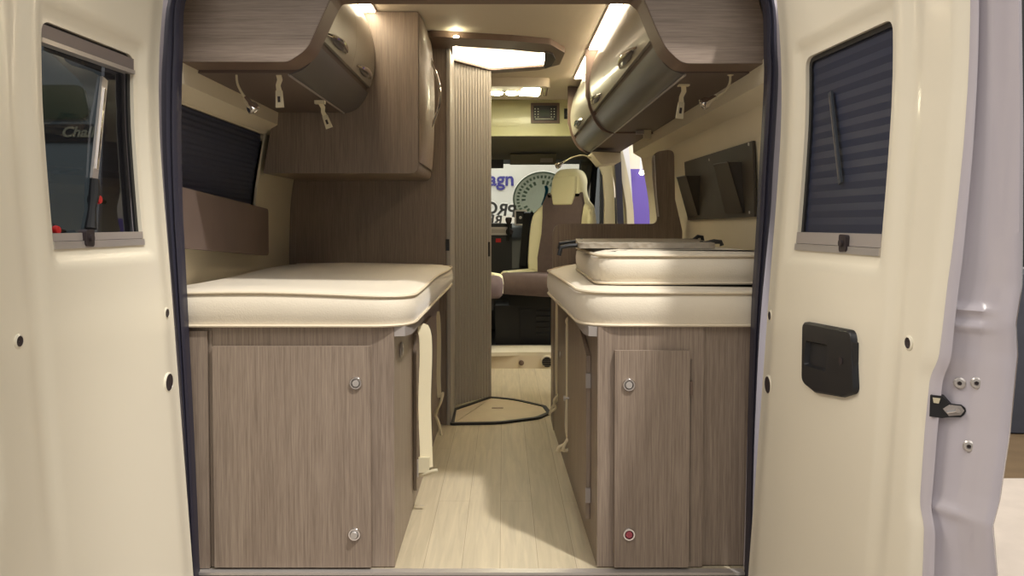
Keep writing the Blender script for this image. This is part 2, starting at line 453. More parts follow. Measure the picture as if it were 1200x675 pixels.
# ------------------------------------------------------------------ rubber seal round the rear opening
def seal_pts():
    L = [(675, 227, 229.5), (600, 222, 226.5), (500, 216, 222), (400, 208, 217), (300, 199, 212), (250, 195, 209.5), (170, 190, 207.5), (100, 189, 208), (60, 191, 209.5), (0, 197, 212)]
    R = [(0, 907, 896), (60, 911, 899), (100, 912, 899), (200, 906, 893.5), (250, 903, 891), (300, 898, 888), (350, 893, 885), (400, 889, 883), (500, 884, 880), (600, 881, 878), (675, 878.5, 876)]
    Y = 2.185
    o = [W(a, y, Y) for y, a, b in L]; i = [W(b, y, Y) for y, a, b in L]
    lo, li = o[-1], i[-1]
    o = [Vector((o[0].x+.01, Y, -.25))]+o; i = [Vector((i[0].x+.01, Y, -.25))]+i
    o += [Vector((lo.x+.05, Y, 1.68)), Vector((lo.x+.14, Y, 1.76))]; i += [Vector((li.x+.05, Y, 1.66)), Vector((li.x+.14, Y, 1.72))]
    ro = [W(a, y, Y) for y, a, b in R]; ri = [W(b, y, Y) for y, a, b in R]
    o += [Vector((ro[0].x-.14, Y, 1.76)), Vector((ro[0].x-.05, Y, 1.68))]+ro+[Vector((ro[-1].x-.01, Y, -.25))]
    i += [Vector((ri[0].x-.14, Y, 1.72)), Vector((ri[0].x-.05, Y, 1.66))]+ri+[Vector((ri[-1].x-.01, Y, -.25))]
    return o, i
so, si = seal_pts()
def cr(pts, n=5):
    out = []
    for k in range(len(pts)-1):
        p0 = pts[max(k-1, 0)]; p1 = pts[k]; p2 = pts[k+1]; p3 = pts[min(k+2, len(pts)-1)]
        for t in [j/n for j in range(n)]:
            out.append(.5*((2*p1)+(-p0+p2)*t+(2*p0-5*p1+4*p2-p3)*t*t+(-p0+3*p1-3*p2+p3)*t**3))
    out.append(pts[-1]); return out
so, si = cr(so), cr(si)
rings = []
for a, b in zip(so, si):
    d = b-a; n = Vector((0, 1, 0))
    rings.append([a+n*.03, a, a+d*.15-n*.010, a+d*.45-n*.014, a+d*.62-n*.006, a+d*.8-n*.012, b-n*.004, b+n*.008, b+n*.03])
mb = MB(); mb.loft(rings)
t = thing('door_seal', 'dark rubber seal curving round the rear opening of the van', 'seal', (XC, 2.2, -.25))
obj('seal_strip', mb, M['seal'], t, smooth=60)
# jamb of the body behind the seal
outer_ring = [(-1.12, -.3), (-1.14, .7), (-1.08, 1.5), (-.98, 1.9), (.8, 1.9), (.9, 1.5), (.96, .7), (.94, -.3)]
inner_ring = [(p.x, p.z) for p in so]
mb = sheet(outer_ring+[(inner_ring[-1][0], -.3)]+inner_ring[::-1]+[(inner_ring[0][0], -.3)], [], lambda u, v, d: (u, 2.215+d, v), thick=.03)
struct('trim_5', mb, M['lilac'])

# ------------------------------------------------------------------ rear doors
def edge_tab():
    T = [(0, 1131), (100, 1128), (170, 1123), (230, 1117), (300, 1109), (335, 1104), (380, 1099), (421, 1094), (441, 1084), (500, 1078), (587, 1072), (600, 1073), (614, 1077), (675, 1075)]
    out = []
    for py, px in T:
        p = hit(px, py, lambda Y, z: doorx(1, Y, z), 1.0, 2.2); out.append((p.z, p.y))
    out.sort(); return [(-.4, out[0][1])]+out+[(1.75, out[-1][1])]
EDGE = edge_tab()
def edgey(z): return sm(EDGE, z, .006)
def outx_tab():
    T = [(0, 1195), (150, 1197), (300, 1196.5), (335, 1196), (380, 1189), (416, 1191), (506, 1182), (560, 1174), (587, 1170), (617, 1162), (640, 1164), (675, 1167)]
    out = [(W(px, py, 1.31).z, W(px, py, 1.31).x) for py, px in T]; out.sort()
    return [(-.4, out[0][1])]+out+[(1.75, out[-1][1]-.03)]
OUTX = outx_tab()
Z0, Z1 = -.35, 1.74

def make_door(side, label, wy0, wy1, wz0, wz1, holes_px, right):
    name = 'rear_door'
    t = thing(name, label, 'door', (doorx(side, 1.8, -.35)+side*.03, 1.8, Z0))
    win = dense(rpoly([(wy0, wz0), (wy1, wz0), (wy1, wz1), (wy0, wz1)], .028, 6), .03)
    def relief(Y, z):
        # embossed field round the window, shallow pressings beside it
        dx = max(wy0-.012-Y, Y-(wy1+.028)); dz = max(wz0-.02-z, z-(wz1+.028)); d = max(dx, dz)
        if dx > 0 and dz > 0: d = math.hypot(dx, dz)
        r = .010*(1-sstep(-.008, .014, d))
        r += .006*(1-sstep(.0, .02, abs(Y-(wy0-.085))-.012))*sstep(.2, .5, z)
        r += .010*sstep(2.07, 2.15, Y)
        r += .012*(1-sstep(0, .03, Y-edgey(z)))
        return r
    f = lambda u, v, d: (doorx(side, u, v)+side*(relief(u, v)+d), u, v)
    zl = [Z0+(Z1-Z0)*i/110 for i in range(111)]
    outer = [(edgey(z), z) for z in zl]+[(2.155, z) for z in reversed(zl)]
    # outline runs along the near edge then back along the hinge edge
    holes = [win]; plugs = []
    for px, py, rr in holes_px:
        p = hit(px, py, lambda Y, z: doorx(side, Y, z), 1.0, 2.16); plugs.append((p.y, p.z, rr))
    mbd = sheet(outer, holes, f, step=.014)
    # reveal of the window opening
    bm = mbd.bm
    ring0 = [f(u, v, 0) for u, v in win]; ring1 = [f(u, v, .020) for u, v in win]
    mbd.loft([ring0, ring1], cap=False)
    obj('inner_panel', mbd, M['cream'], t, smooth=60)
    # metal closing edge with pressed channel
    rows = []
    for z in [Z0+(Z1-Z0)*i/330 for i in range(331)]:
        xa = doorx(side, edgey(z), z)+side*.010; ya = edgey(z)+.003
        xb = side*interp(OUTX, z)+(0 if right else 2*XC); yb = 1.31
        step1 = sstep(.565, .55, z)
        row = []
        for k in range(15):
            q = k/14
            prof = -.010*math.exp(-((q-.10)/.07)**2) + .018*sstep(.16, .24, q)*(1-sstep(.64, .74, q)) - .008*math.exp(-((q-.9)/.08)**2)
            dent = -.012*(math.exp(-((z-.836)/.007)**2)+math.exp(-((z-.806)/.007)**2)+math.exp(-((z-.478)/.010)**2))*sstep(.18, .24, q)*(1-sstep(.68, .74, q))
            row.append((lerp(xa, xb, q), lerp(ya, yb, q)+prof+dent, z))
        # roll over to the outer skin
        for a, y_ in ((.006, yb+.004), (.010, yb+.02), (.012, yb+.06), (.008, wy0-.012), (-.004, wy1+.012), (-.02, yb+.85)):
            row.append((xb+side*a, y_, z))
        rows.append(row)
    mbe = MB(); mbe.loft(rows, closed=False)
    bme = mbe.bm
    # cut the outer skin where the window is
    dele = [fc for fc in bme.faces if all(wy0-.02 < v.co.y < wy1+.02 and wz0-.03 < v.co.z < wz1+.03 for v in fc.verts) and max(v.co.y for v in fc.verts) > wy1]
    bmesh.ops.delete(bme, geom=dele, context='FACES')
    sk = obj('outer_skin', mbe, M['lilac'], t, smooth=50)
    # window frame, glass
    fr = sheet(inset(win, -.004), [inset(win, .012)], lambda u, v, d: f(u, v, .009+d), thick=.006)
    fo = obj('window_frame', fr, M['black'], t)
    hgt = wz1-wz0
    gl = sheet(inset(win, -.002), [], lambda u, v, d: (doorx(side, u, v)+side*.034, u, v), thick=None)
    if right:
        n = 30; zz = [wz0+hgt*i/n for i in range(n+1)]
        mbb = MB(); mbb.loft([[(doorx(side, y, z)+side*(.024+.0016*(i % 2)), y, z) for y in (wy0-.002, (wy0+wy1)/2, wy1+.002)] for i, z in enumerate(zz)], closed=False)
        obj('pleated_blind', mbb, M['blindr'], t, smooth=10)
        yy = lambda a: lerp(wy0, wy1, a)
        arm = MB()
        p0 = hit(973, 108, lambda Y, z: doorx(1, Y, z)+.018); p1 = hit(985, 215, lambda Y, z: doorx(1, Y, z)+.018)
        arm.ribbon([p0, lerp(p0, p1, .5), p1], .016, .005, (0, 1, 0)); ao = obj('stay_arm', arm, M['navy'], t, bevel=.001, label='dim grey window stay arm')
        ro = MB(); ro.ribbon([lerp(p0, p1, .05), lerp(p0, p1, .95)], .004, .009, (0, 1, 0)); obj('slide_rod', ro, M['lockerd'], ao)
    obj('window_glass', gl, M['glass'], t)
    # rails
    def rail(z0, z1, d0, d1, m, nm, y0=wy0-.001, y1=wy1+.001):
        b = MB(); n = 6
        rr = []
        for i in range(n+1):
            y = lerp(y0, y1, i/n)
            rr.append([(doorx(side, y, z)+side*d, y, z) for z, d in ((z0, d0), (z0, d1), (z1, d1), (z1, d0))])
        b.loft(rr); return obj(nm, b, m, t, bevel=.002)
    lo = rail(wz0, wz0+.016, .006, .02, M['satin'], 'lower_rail')
    rail(wz0+.017, wz0+(.045 if right else .034), .009, .022, M['alu'], 'blind_rail')
    if not right:
        rail(wz1-.036, wz1-.008, .010, .03, M['cass'], 'blind_cassette')
        rail(wz1-.047, wz1-.037, .006, .03, M['satin'], 'cassette_lip')
    # catch of the blind
    cp = hit(*( (993, 285) if right else (100, 279)), lambda Y, z: doorx(side, Y, z)+side*.014)
    cb = MB(); cb.prism(rpoly([(cp.y-.018, cp.z-.018), (cp.y+.018, cp.z-.02), (cp.y+.018, cp.z+.02), (cp.y-.018, cp.z+.018)], .008), 'X', cp.x-side*.012, cp.x+side*.008)
    cb.disc((cp.x-side*.012, cp.y, cp.z), (-side, 0, 0), .008, .006)
    obj('blind_catch', cb, M['hole'], t, bevel=.002)
    if not right:
        fa = lambda Y, z: doorx(-1, Y, z)-.030
        p0 = hit(122, 92, fa); p1 = hit(110, 210, fa)
        arm = MB(); arm.ribbon([p0, lerp(p0, p1, .5), p1], .026, .006, (0, 1, 0)); ao = obj('stay_arm', arm, M['satin'], t, bevel=.0015)
        gr = MB(); gr.ribbon([lerp(p0, p1, .1)+Vector((.004, 0, 0)), lerp(p0, p1, .9)+Vector((.004, 0, 0))], .006, .004, (0, 1, 0)); obj('slide_rod', gr, M['chrome'], ao)
        pt = p1+Vector((.002, 0, 0)); pe = hit(106, 268, fa)
        ln = MB(); ln.tube([pt, lerp(pt, pe, .3)+Vector((0, .004, 0)), lerp(pt, pe, .6), pe], [.011, .013, .009, .014], 10); obj('stay_joint', ln, M['black'], t)
        for px, py in ((117, 234), (68, 270)):
            p = hit(px, py, lambda Y, z: doorx(-1, Y, z)-.024)
            b = MB(); b.lathe(p, (1, 0, 0), [(.001, -.02), (.009, -.02), (.011, -.004), (.009, .002), (.001, .003)], 16); kb = obj('release_button', b, M['red'], t, label='red release button of the window stay')
            b = MB(); b.lathe(p, (1, 0, 0), [(.016, -.022), (.016, -.012), (.012, -.008)], 16)
            b.tube([p+Vector((-.015, 0, 0)), p+Vector((-.015, .05, -.004))], .006, 8); obj('button_housing', b, M['black'], kb)
    for (y, z, r) in plugs:
        x = doorx(side, y, z)+side*relief(y, z)
        b = MB(); b.lathe((x, y, z), (-side, 0, 0), [(r+.0045, -.004), (r+.0045, .0012), (r+.001, .003), (r, .001)], 28); g = obj('hole_collar', b, M['cream'], t)
        b = MB(); b.lathe((x, y, z), (-side, 0, 0), [(r, -.004), (r, .0028), (r*.8, .0024), (.001, .001)], 28); obj('hole_plug', b, M['hole'], g)
    return t, f

hp_l = [(22, 400, .010), (197, 367, .011), (198, 448, .022)]
hp_r = [(1065, 402, .010), (899, 370, .011), (899, 451, .022)]
doorL, fL = make_door(-1, 'open rear van door lined in cream, its clear tinted window showing a silver stay arm', 1.67, 2.028, .930, 1.410, hp_l, False)
doorR, fR = make_door(1, 'open rear van door lined in cream, with pleated blind and black pull handle', 1.62, 2.01, .918, 1.40, hp_r, True)

# black pull handle set into the door
def pull_handle():
    cs = [(946, 379), (1003, 390), (1006, 458), (990, 463), (960, 458), (945, 446)]
    pts = [hit(px, py, lambda Y, z: doorx(1, Y, z), 1.0, 2.2) for px, py in cs]
    out = rpoly([(p.y, p.z) for p in pts], [.012, .018, .012, .02, .05, .02], 6)
    rec = [hit(px, py, lambda Y, z: doorx(1, Y, z), 1.0, 2.2) for px, py in ((950, 399), (976, 404), (974, 436), (948, 428))]
    rc = rpoly([(p.y, p.z) for p in rec], .008, 4)
    F = lambda u, v, d: (doorx(1, u, v)-.012+d, u, v)
    m_ = sheet(out, [rc], F)
    m_.loft([[F(u, v, 0) for u, v in rc], [F(u, v, .0105) for u, v in inset(rc, .004)]], cap=False)
    m_.loft([[F(u, v, 0) for u, v in out], [F(u, v, .003) for u, v in inset(out, -.004)], [F(u, v, .02) for u, v in inset(out, -.006)]], cap=False)
    b = obj('pull_handle', m_, M['black'], doorR, smooth=50)
    m2 = MB(); m2.poly([F(u, v, .0102) for u, v in inset(rc, .003)]); obj('recess', m2, M['grille'], b)
    c = hit(992, 423, lambda Y, z: doorx(1, Y, z), 1.0, 2.2)
    m3 = MB(); m3.lathe((c.x-.0115, c.y, c.z), (-1, 0, 0), [(.008, 0), (.008, .002), (.001, .001)], 16); obj('screw_cap', m3, M['hole'], b)
    # flap on its far side
    e = [hit(px, py, lambda Y, z: doorx(1, Y, z), 1.0, 2.2) for px, py in ((1004, 400), (1006.5, 402), (1005.5, 452), (1003, 454))]
    m4 = MB(); m4.prism([(p.y, p.z) for p in e], 'X', e[0].x-.012, e[0].x+.004); obj('grip_edge', m4, M['grille'], b)
pull_handle()

# latch and screws on the closing edge
def edge_pt(px, py, off=.0):
    # on the slanting closing edge between (edgey) and 1.31
    lo_, hi_ = 1.2, 1.6
    for _ in range(50):
        ym = (lo_+hi_)/2; p = W(px, py, ym)
        xa = doorx(1, edgey(p.z), p.z)+.01; ya = edgey(p.z); xb = interp(OUTX, p.z); yb = 1.31
        q = (p.x-xa)/(xb-xa); ys = lerp(ya, yb, q)+.018*sstep(.16, .24, q)*(1-sstep(.64, .74, q))
        if ym < ys: lo_ = ym
        else: hi_ = ym
    return W(px, py, (lo_+hi_)/2 - off)
nrm = Vector((-.62, -.78, 0)).normalized()
for px, py in ((1125, 449), (1145, 449), (1136, 523)):
    p = edge_pt(px, py)
    b = MB(); b.lathe(p, nrm, [(.0105, -.004), (.0105, .002), (.008, .0045), (.004, .005), (.0035, .002), (.001, .002)], 20)
    so_ = obj('edge_screw', b, M['satin'], doorR)
    b = MB(); b.lathe(p+nrm*.0022, nrm, [(.0036, 0), (.001, .001)], 6); obj('screw_socket', b, M['hole'], so_)
lo_pts = [(1090, 463), (1104, 464), (1109, 469), (1114, 474), (1126, 474.5), (1131, 478), (1132, 482), (1130, 486), (1126, 489), (1112, 489), (1104, 490), (1089, 488)]
lp0 = edge_pt(1112, 480)+nrm*.009
def lpt(px, py, off=0):
    r = ray(px, py); cam_ = Vector((0, 0, CZ)); return cam_+r*((lp0+nrm*off-cam_).dot(nrm)/r.dot(nrm))
pl = [lpt(px, py) for px, py in lo_pts]
b = MB(); b.hexa([p-nrm*.022 for p in pl], pl); lat = obj('door_latch', b, M['black'], doorR)
pl2 = [lpt(px, py, .002) for px, py in ((1105, 479), (1112, 474.5), (1126, 476), (1130, 481.5), (1126, 486.5), (1112, 487.5))]
b = MB(); b.hexa([p-nrm*.003 for p in pl2], pl2); obj('latch_plate', b, M['alu'], lat, bevel=.0008)
p = lpt(1110, 483, .004); q = lpt(1123, 481, .004)
b = MB(); b.tube([p, q], .003, 8); b.disc(q, nrm, .004, .003, 12); obj('latch_pin', b, M['chrome'], lat)
pl3 = [lpt(px, py, .002) for px, py in ((1093, 466), (1102, 467), (1100, 473), (1094, 472))]
b = MB(); b.hexa([p-nrm*.002 for p in pl3], pl3); obj('latch_sticker', b, M['clip'], lat)

# ------------------------------------------------------------------ bed cabinets
FY = 2.240                 # front plane of both cabinets
SC = FY/FOC
def fx(px): return (px-PX)/FOC*FY
def fz(py, px=600): return W(px, py, FY).z
ZT = .692
# --- left cabinet
xl0, xl1 = -.985, fx(461)
t = thing('bed_cabinet', 'wide taupe wood bed base with a large door and two chrome push locks', 'cabinet', ((xl0+xl1)/2, 3.0, 0))
mb = MB(); mb.box(xl0, xl1, FY, FY+.02, .003, ZT-.03); mb.box(xl0, xl1, FY, FY+.02, ZT-.03, ZT)
mb = MB(); mb.box(xl0, xl1, FY, FY+.02, .003, ZT); obj('front_panel', mb, M['wood'], t, bevel=.002)
mb = MB(); mb.box(xl1-.02, xl1-.001, FY+.02, 3.84, .003, ZT); obj('side_panel', mb, M['wood'], t, bevel=.002)
mb = MB(); mb.box(xl0, xl1-.01, FY+.01, 3.84, ZT-.016, ZT); obj('bed_board', mb, M['woody'], t)
dx0, dx1, dz0, dz1 = fx(249.5), fx(434), .008, fz(405)
mb = MB(); mb.box(dx0, dx1, FY-.016, FY-.001, dz0, dz1); dr = obj('door', mb, M['wood'], t, bevel=.0025)
mb = MB(); mb.box(fx(244), fx(247.5), FY-.003, FY+.005, .01, ZT-.01); obj('edge_strip', mb, M['woodd'], t, bevel=.001)
mb = MB(); mb.box(fx(221), fx(243), FY-.012, FY-.001, .004, ZT-.01); obj('scribe_panel', mb, M['wood'], t, bevel=.004)
def push_lock(px, py, parent, pressed, red=False):
    p = W(px, py, FY-.016); n = (0, -1, 0)
    b = MB(); b.lathe(p, n, [(.0185, 0), (.0185, .003), (.0165, .006), (.0125, .006), (.0115, .003), (.0115, .0)], 32)
    lk = obj('push_lock', b, M['chrome'], parent, label='round chrome push lock')
    b = MB(); k = .003 if pressed else .011
    b.lathe(p, n, [(.0108, 0), (.0108, k), (.009, k+.003), (.001, k+.003)], 28)
    obj('lock_button', b, M['satin'] if not red else M['rose'], lk, label='lock button with a red reflection painted in' if red else None)
push_lock(417, 449, dr, True); push_lock(415.5, 626, dr, False)
# side door of the left cabinet, small escutcheon and stop
def side_box(x, ya, yb, za, zb, th, nm, m, par, bev=.002):
    b = MB(); b.box(min(x, x+th), max(x, x+th), ya, yb, za, zb); return obj(nm, b, m, par, bevel=bev)
sd = side_box(xl1, 2.72, 3.3, .06, .60, .010, 'side_door', M['wood'], t)
for yb in (2.74, ):
    side_box(xl1+.010, yb, yb+.012, .1, .16, .004, 'hinge', M['satin'], sd, .0)
p = Wx(470, 410, xl1)
b = MB(); b.lathe((p.x, p.y, p.z), (1, 0, 0), [(.024, 0), (.024, .003), (.018, .006), (.008, .006), (.007, .002), (.001, .002)], 28); obj('escutcheon', b, M['satin'], t)
p = Wx(486, 594, xl1)
b = MB(); b.tube([p, p+Vector((.02, 0, .004)), p+Vector((.034, -.01, .004))], .004, 8); obj('floor_stop', b, M['satin'], t)

# --- right cabinet
xr0, xr1 = fx(701), fx(826)
t = thing('bed_cabinet', 'narrow taupe wood bed base with a tall door, chrome locks and slanted side door', 'cabinet', ((xr0+xr1)/2, 3.0, 0))
mb = MB(); mb.box(xr0, xr1, FY, FY+.02, .003, ZT); obj('front_panel', mb, M['wood'], t, bevel=.002)
mb = MB(); mb.box(fx(720.5), fx(808), FY-.016, FY-.001, .008, fz(410, 760)); dr = obj('door', mb, M['wood'], t, bevel=.0025)
mb = MB(); mb.box(fx(811), fx(813), FY-.003, FY+.005, .02, .6); obj('edge_strip', mb, M['woodd'], t)
push_lock(737, 451, dr, True); push_lock(737, 626, dr, True, True)
mb = MB(); mb.box(fx(809), fx(812), FY-.013, FY-.002, fz(462, 800), fz(446, 800)); obj('hinge', mb, M['edge'], dr)
def sx(Y): return lerp(xr0, .236, (Y-FY)/(3.96-FY))
mb = MB(); mb.hexa([(sx(FY+.02), FY+.02, .003), (sx(3.74), 3.74, .003), (sx(3.74), 3.74, ZT), (sx(FY+.02), FY+.02, ZT)],
                   [(sx(FY+.02)+.018, FY+.02, .003), (sx(3.74)+.018, 3.74, .003), (sx(3.74)+.018, 3.74, ZT), (sx(FY+.02)+.018, FY+.02, ZT)])
obj('side_panel', mb, M['woodd'], t)
mb = MB(); mb.box(xr0+.01, xr1, FY+.01, 3.72, ZT-.016, ZT); obj('bed_board', mb, M['woody'], t)
out = [(2.39, .085), (2.95, .085), (2.95, .66), (2.62, .66), (2.39, .585)]
mb = MB(); mb.hexa([(sx(y)-.014, y, z) for y, z in out], [(sx(y)-.001, y, z) for y, z in out]); sdr = obj('side_door', mb, M['wood'], t, bevel=.002)
for z in (.51, .16):
    mb = MB(); mb.box(sx(2.39)-.016, sx(2.39)-.001, 2.380, 2.389, z-.022, z+.022); obj('hinge', mb, M['alu'], sdr)
p = Wx(673, 483, sx(2.9)-.014)
mb = MB(); mb.lathe((sx(2.9)-.014, 2.9, p.z), (-1, 0, 0), [(.004, 0), (.004, .012), (.010, .014), (.010, .02), (.001, .022)], 20); obj('knob', mb, M['satin'], sdr)
mb = MB(); mb.lathe((sx(3.4)-.001, 3.4, .42), (-1, 0, 0), [(.014, 0), (.014, .003), (.008, .004), (.001, .004)], 20); obj('escutcheon', mb, M['satin'], t)
# column beside it, filling the space to the van wall
mb = MB(); mb.box(xr1+.003, .80, FY+.012, FY+.03, .003, ZT); 
tag(obj('filler_panel', mb, M['wood'], bevel=.002), 'plain taupe wood panel between the narrow bed base and the van wall', 'panel')

# cloth corners below the mattresses
for sgn, px, xx in ((-1, 474, xl1), (1, 692, xr0)):
    mb = MB()
    if sgn < 0: pts = [(xx+.001, FY+.004), (xx+.03, FY+.012), (xx+.045, FY+.06), (xx+.045, FY+.4), (xx+.001, FY+.4)]
    else: pts = [(xx-.001, FY+.004), (xx-.025, FY+.012), (xx-.035, FY+.06), (xx-.035, FY+.4), (xx-.017, FY+.4)]
    mb.prism(pts, 'Z', ZT-.028, ZT-.0)
    tag(obj('support_bracket', mb, M['alu'], bevel=.003), 'small grey corner bracket under the ' + ('wide' if sgn < 0 else 'stepped') + ' mattress', 'bracket')

# ------------------------------------------------------------------ mattresses
def mattress(outline, z0, z1, name, label, wob=.0, group=None, top_m='matt', cx=None):
    xs = [p[0] for p in outline]; ys = [p[1] for p in outline]
    t = thing(name, label, 'mattress', (sum(xs)/len(xs), sum(ys)/len(ys), z0), group)
    # resample the outline finely
    P = []
    for i in range(len(outline)):
        a, b = Vector(outline[i]), Vector(outline[(i+1) % len(outline)]); n = max(1, int((b-a).length/.035))
        P += [tuple(a.lerp(b, k/n)) for k in range(n)]
    h = z1-z0
    def wv(x, y, k): return wob*(math.sin(x*7+k)*.5+math.sin(y*5+x*3+k*2)*.5)
    lv = [(.012, 0), (.0, .006), (-.002, .02), (-.006, .3*h), (-.007, .55*h), (-.004, .8*h), (0, h-.014), (.002, h-.008), (.012, h-.002), (.04, h+.004), (.09, h+.008)]
    mb = MB()
    rings = []
    for ins, dz in lv:
        q = inset(P, ins) if ins else P
        rings.append([(x, y, z0+dz+wv(x, y, 0)*min(1, dz/h)) for x, y in q])
    mb.loft(rings)
    # crown: split the top face so that it can swell
    obj('cover', mb, M[top_m], t, smooth=50)
    for dz, nm in ((h-.006, 'top_piping'), (.004, 'bottom_piping')):
        q = inset(P, -.003); b = MB(); b.tube([(x, y, z0+dz+wv(x, y, 0)*min(1, dz/h)) for x, y in q], .0045, 6, closed=True); obj(nm, b, M['pipe'], t)
    return t
mattress(rpoly([(-1.03, 2.222), (-.262, 2.222), (-.245, 3.835), (-1.03, 3.835)], [.06, .12, .10, .05], 8), ZT+.001, .791, 'mattress',
         'wide ivory mattress on the larger bed base, below the blinded side window', .009)
mattress(rpoly([(.825, 2.235), (.222, 2.235), (.186, 3.28), (.30, 3.68), (.83, 3.68)], [.05, .12, .12, .1, .05], 8), ZT+.001, .795, 'mattress',
         'lower ivory mattress on the narrow bed base, carrying a smaller cushion', .002)
mattress(rpoly([(.818, 2.315), (.275, 2.315), (.285, 3.12), (.82, 3.12)], [.04, .08, .08, .04], 7), .806, .896, 'mattress_cushion',
         'smaller ivory cushion stacked on the lower mattress beneath the quilted board', .002)

# quilted board with hooks on the cushion
t = thing('bed_extension_board', 'quilted grey board with black hooks lying on the smaller cushion', 'board', (.5, 2.9, .91))
a = [Wz(690, 292, .909), Wz(838, 291, .909)]
A = [(.235, 2.50), (.655, 2.45), (.77, 3.2), (.29, 3.2)]
mb = MB(); mb.prism(rpoly(A, .02), 'Z', .9065, .924); obj('panel', mb, M['quilt'], t, bevel=.004)
def hook(pts, par):
    b = MB(); b.tube(pts, .0075, 8); b.tube([pts[0], Vector(pts[0])+(Vector(pts[0])-Vector(pts[1])).normalized()*.01], .011, 8); obj('hook', b, M['black'], par)
hook([(.25, 2.6, .914), (.215, 2.6, .912), (.19, 2.6, .906), (.182, 2.6, .880)], t)
hook([(.30, 3.1, .916), (.25, 3.1, .910), (.222, 3.1, .906), (.218, 3.1, .885)], t)
hook([(.655, 2.6, .918), (.69, 2.6, .926), (.712, 2.6, .924), (.716, 2.6, .912)], t)
hook([(.74, 3.1, .918), (.76, 3.1, .934), (.776, 3.1, .932), (.779, 3.1, .912)], t)

# ------------------------------------------------------------------ L-shaped wood panel behind the stepped bed
Yp = 3.75
def wp(px, py): p = W(px, py, Yp); return (p.x, p.z)
ax0 = wp(648, 262)[0]
out = [(ax0, .0), (ax0, .965), (wp(769, 262)[0], .965), (wp(765, 178)[0], wp(765, 178)[1]), (wp(790, 176)[0], wp(790, 176)[1]), (wp(790, 176)[0]+.035, .95), (wp(793, 290)[0]+.035, 0)]
out = [(ax0, .70), (ax0, .983), (wp(771, 262)[0], .983), (wp(765, 240)[0], 1.2), (wp(764, 178)[0], wp(764, 178)[1]), (wp(790, 175)[0], wp(790, 175)[1]), (wp(791, 240)[0], 1.1), (.845, .95), (.845, .70)]
mb = MB(); mb.prism(rpoly(out, [0, .05, .03, .03, .05, .03, .02, .02, 0], 6), 'Y', Yp, Yp+.02)
t = thing('bed_end_panel', 'dark wood bed end with low rounded rail and upright by the side doorway', 'panel', (.53, Yp, .7))
obj('panel', mb, M['woodd'], t, bevel=.002)
mb = MB(); mb.box(ax0+.004, .80, Yp, Yp+.21, 0, .699); obj('lower_board', mb, M['woodd'], t)
mb = MB(); p0 = wp(766, 182); p1 = wp(768, 230); p2 = wp(771, 254)
mb.tube([(p0[0]+.002, Yp-.003, p0[1]), (p1[0]+.004, Yp-.003, p1[1]), (p2[0]+.002, Yp-.003, p2[1])], .004, 6); obj('edge_strip', mb, M['satin'], t)

# ------------------------------------------------------------------ board below the side window
cs = [W(205, 217, 2.33), W(314.5, 245, 3.285), W(314.5, 299.5, 3.285), W(205, 290, 2.33)]
mb = MB(); q = rpoly([(p.y, p.z) for p in cs], [.0, .02, .02, .0], 5)
def bx_(y, z): return lerp(cs[0].x, cs[1].x, (y-2.33)/(3.285-2.33))
mb.hexa([(bx_(y, z)-.022, y, z) for y, z in q], [(bx_(y, z), y, z) for y, z in q])
tag(obj('wall_board', mb, M['board'], bevel=.003), 'grey brown padded board on the wall just below the blinded side window', 'panel')

# ------------------------------------------------------------------ partition and bathroom
xpr = W(523, 300, 3.86).x
mb = MB(); mb.box(-1.07, xpr, 3.86, 3.885, 0, Z_CEIL); struct('partition_wall', mb, M['woodd'])
mb = MB(); mb.prism(rpoly([(xpr, 3.853), (xpr+.022, 3.853), (xpr+.022, 4.2), (xpr, 4.2)], .006), 'Z', 0, Z_CEIL); struct('trim_6', mb, M['tam'])
mb = MB(); p = W(524.5, 287, 3.85); mb.box(p.x-.009, p.x+.009, 3.842, 3.852, p.z-.028, p.z+.028)
o = obj('door_catch', mb, M['black'], bevel=.003); tag(o, 'small black catch on the pale post above the wide mattress', 'catch')
# roller (tambour) door
T0 = Wz(529, 480, 0.0); T1 = Wz(574.5, 468, 0.0)
t = thing('roller_door', 'tall ribbed taupe roller door of the washroom, standing beside the aisle', 'door', ((T0.x+T1.x)/2, (T0.y+T1.y)/2, .012))
n = 14; dirv = (T1-T0); 
nv = Vector((dirv.y, -dirv.x, 0)).normalized()
prof = []
for i in range(n):
    for a, d in ((.05, 0), (.2, .0075), (.5, .010), (.8, .0075), (.95, 0)):
        prof.append(T0+dirv*((i+a)/n)+nv*d)
back = [T0+dirv*1-nv*.012, T0-nv*.012]
ring = prof+back
mb = MB(); mb.loft([[Vector((p.x, p.y, z)) for p in ring] for z in (.02, 1.83)])
obj('slat_curtain', mb, M['tam'], t, smooth=50)
e = T1+dirv*.0
mb = MB(); mb.prism(rpoly([(e.x-.012, e.y-.014), (e.x+.006, e.y-.014), (e.x+.006, e.y+.02), (e.x-.012, e.y+.02)], .004), 'Z', .02, 1.83); lead = obj('leading_post', mb, M['tam'], t)
p = W(573, 292, e.y-.02); mb = MB(); mb.box(p.x-.008, p.x+.006, e.y-.022, e.y-.013, p.z-.04, p.z+.04); obj('finger_pull', mb, M['black'], lead, bevel=.002)

# washroom back wall hidden beyond, sides
mb = MB(); mb.box(-1.07, -.30, 4.75, 4.78, 0, Z_CEIL); struct('partition_wall', mb, M['woodd'])

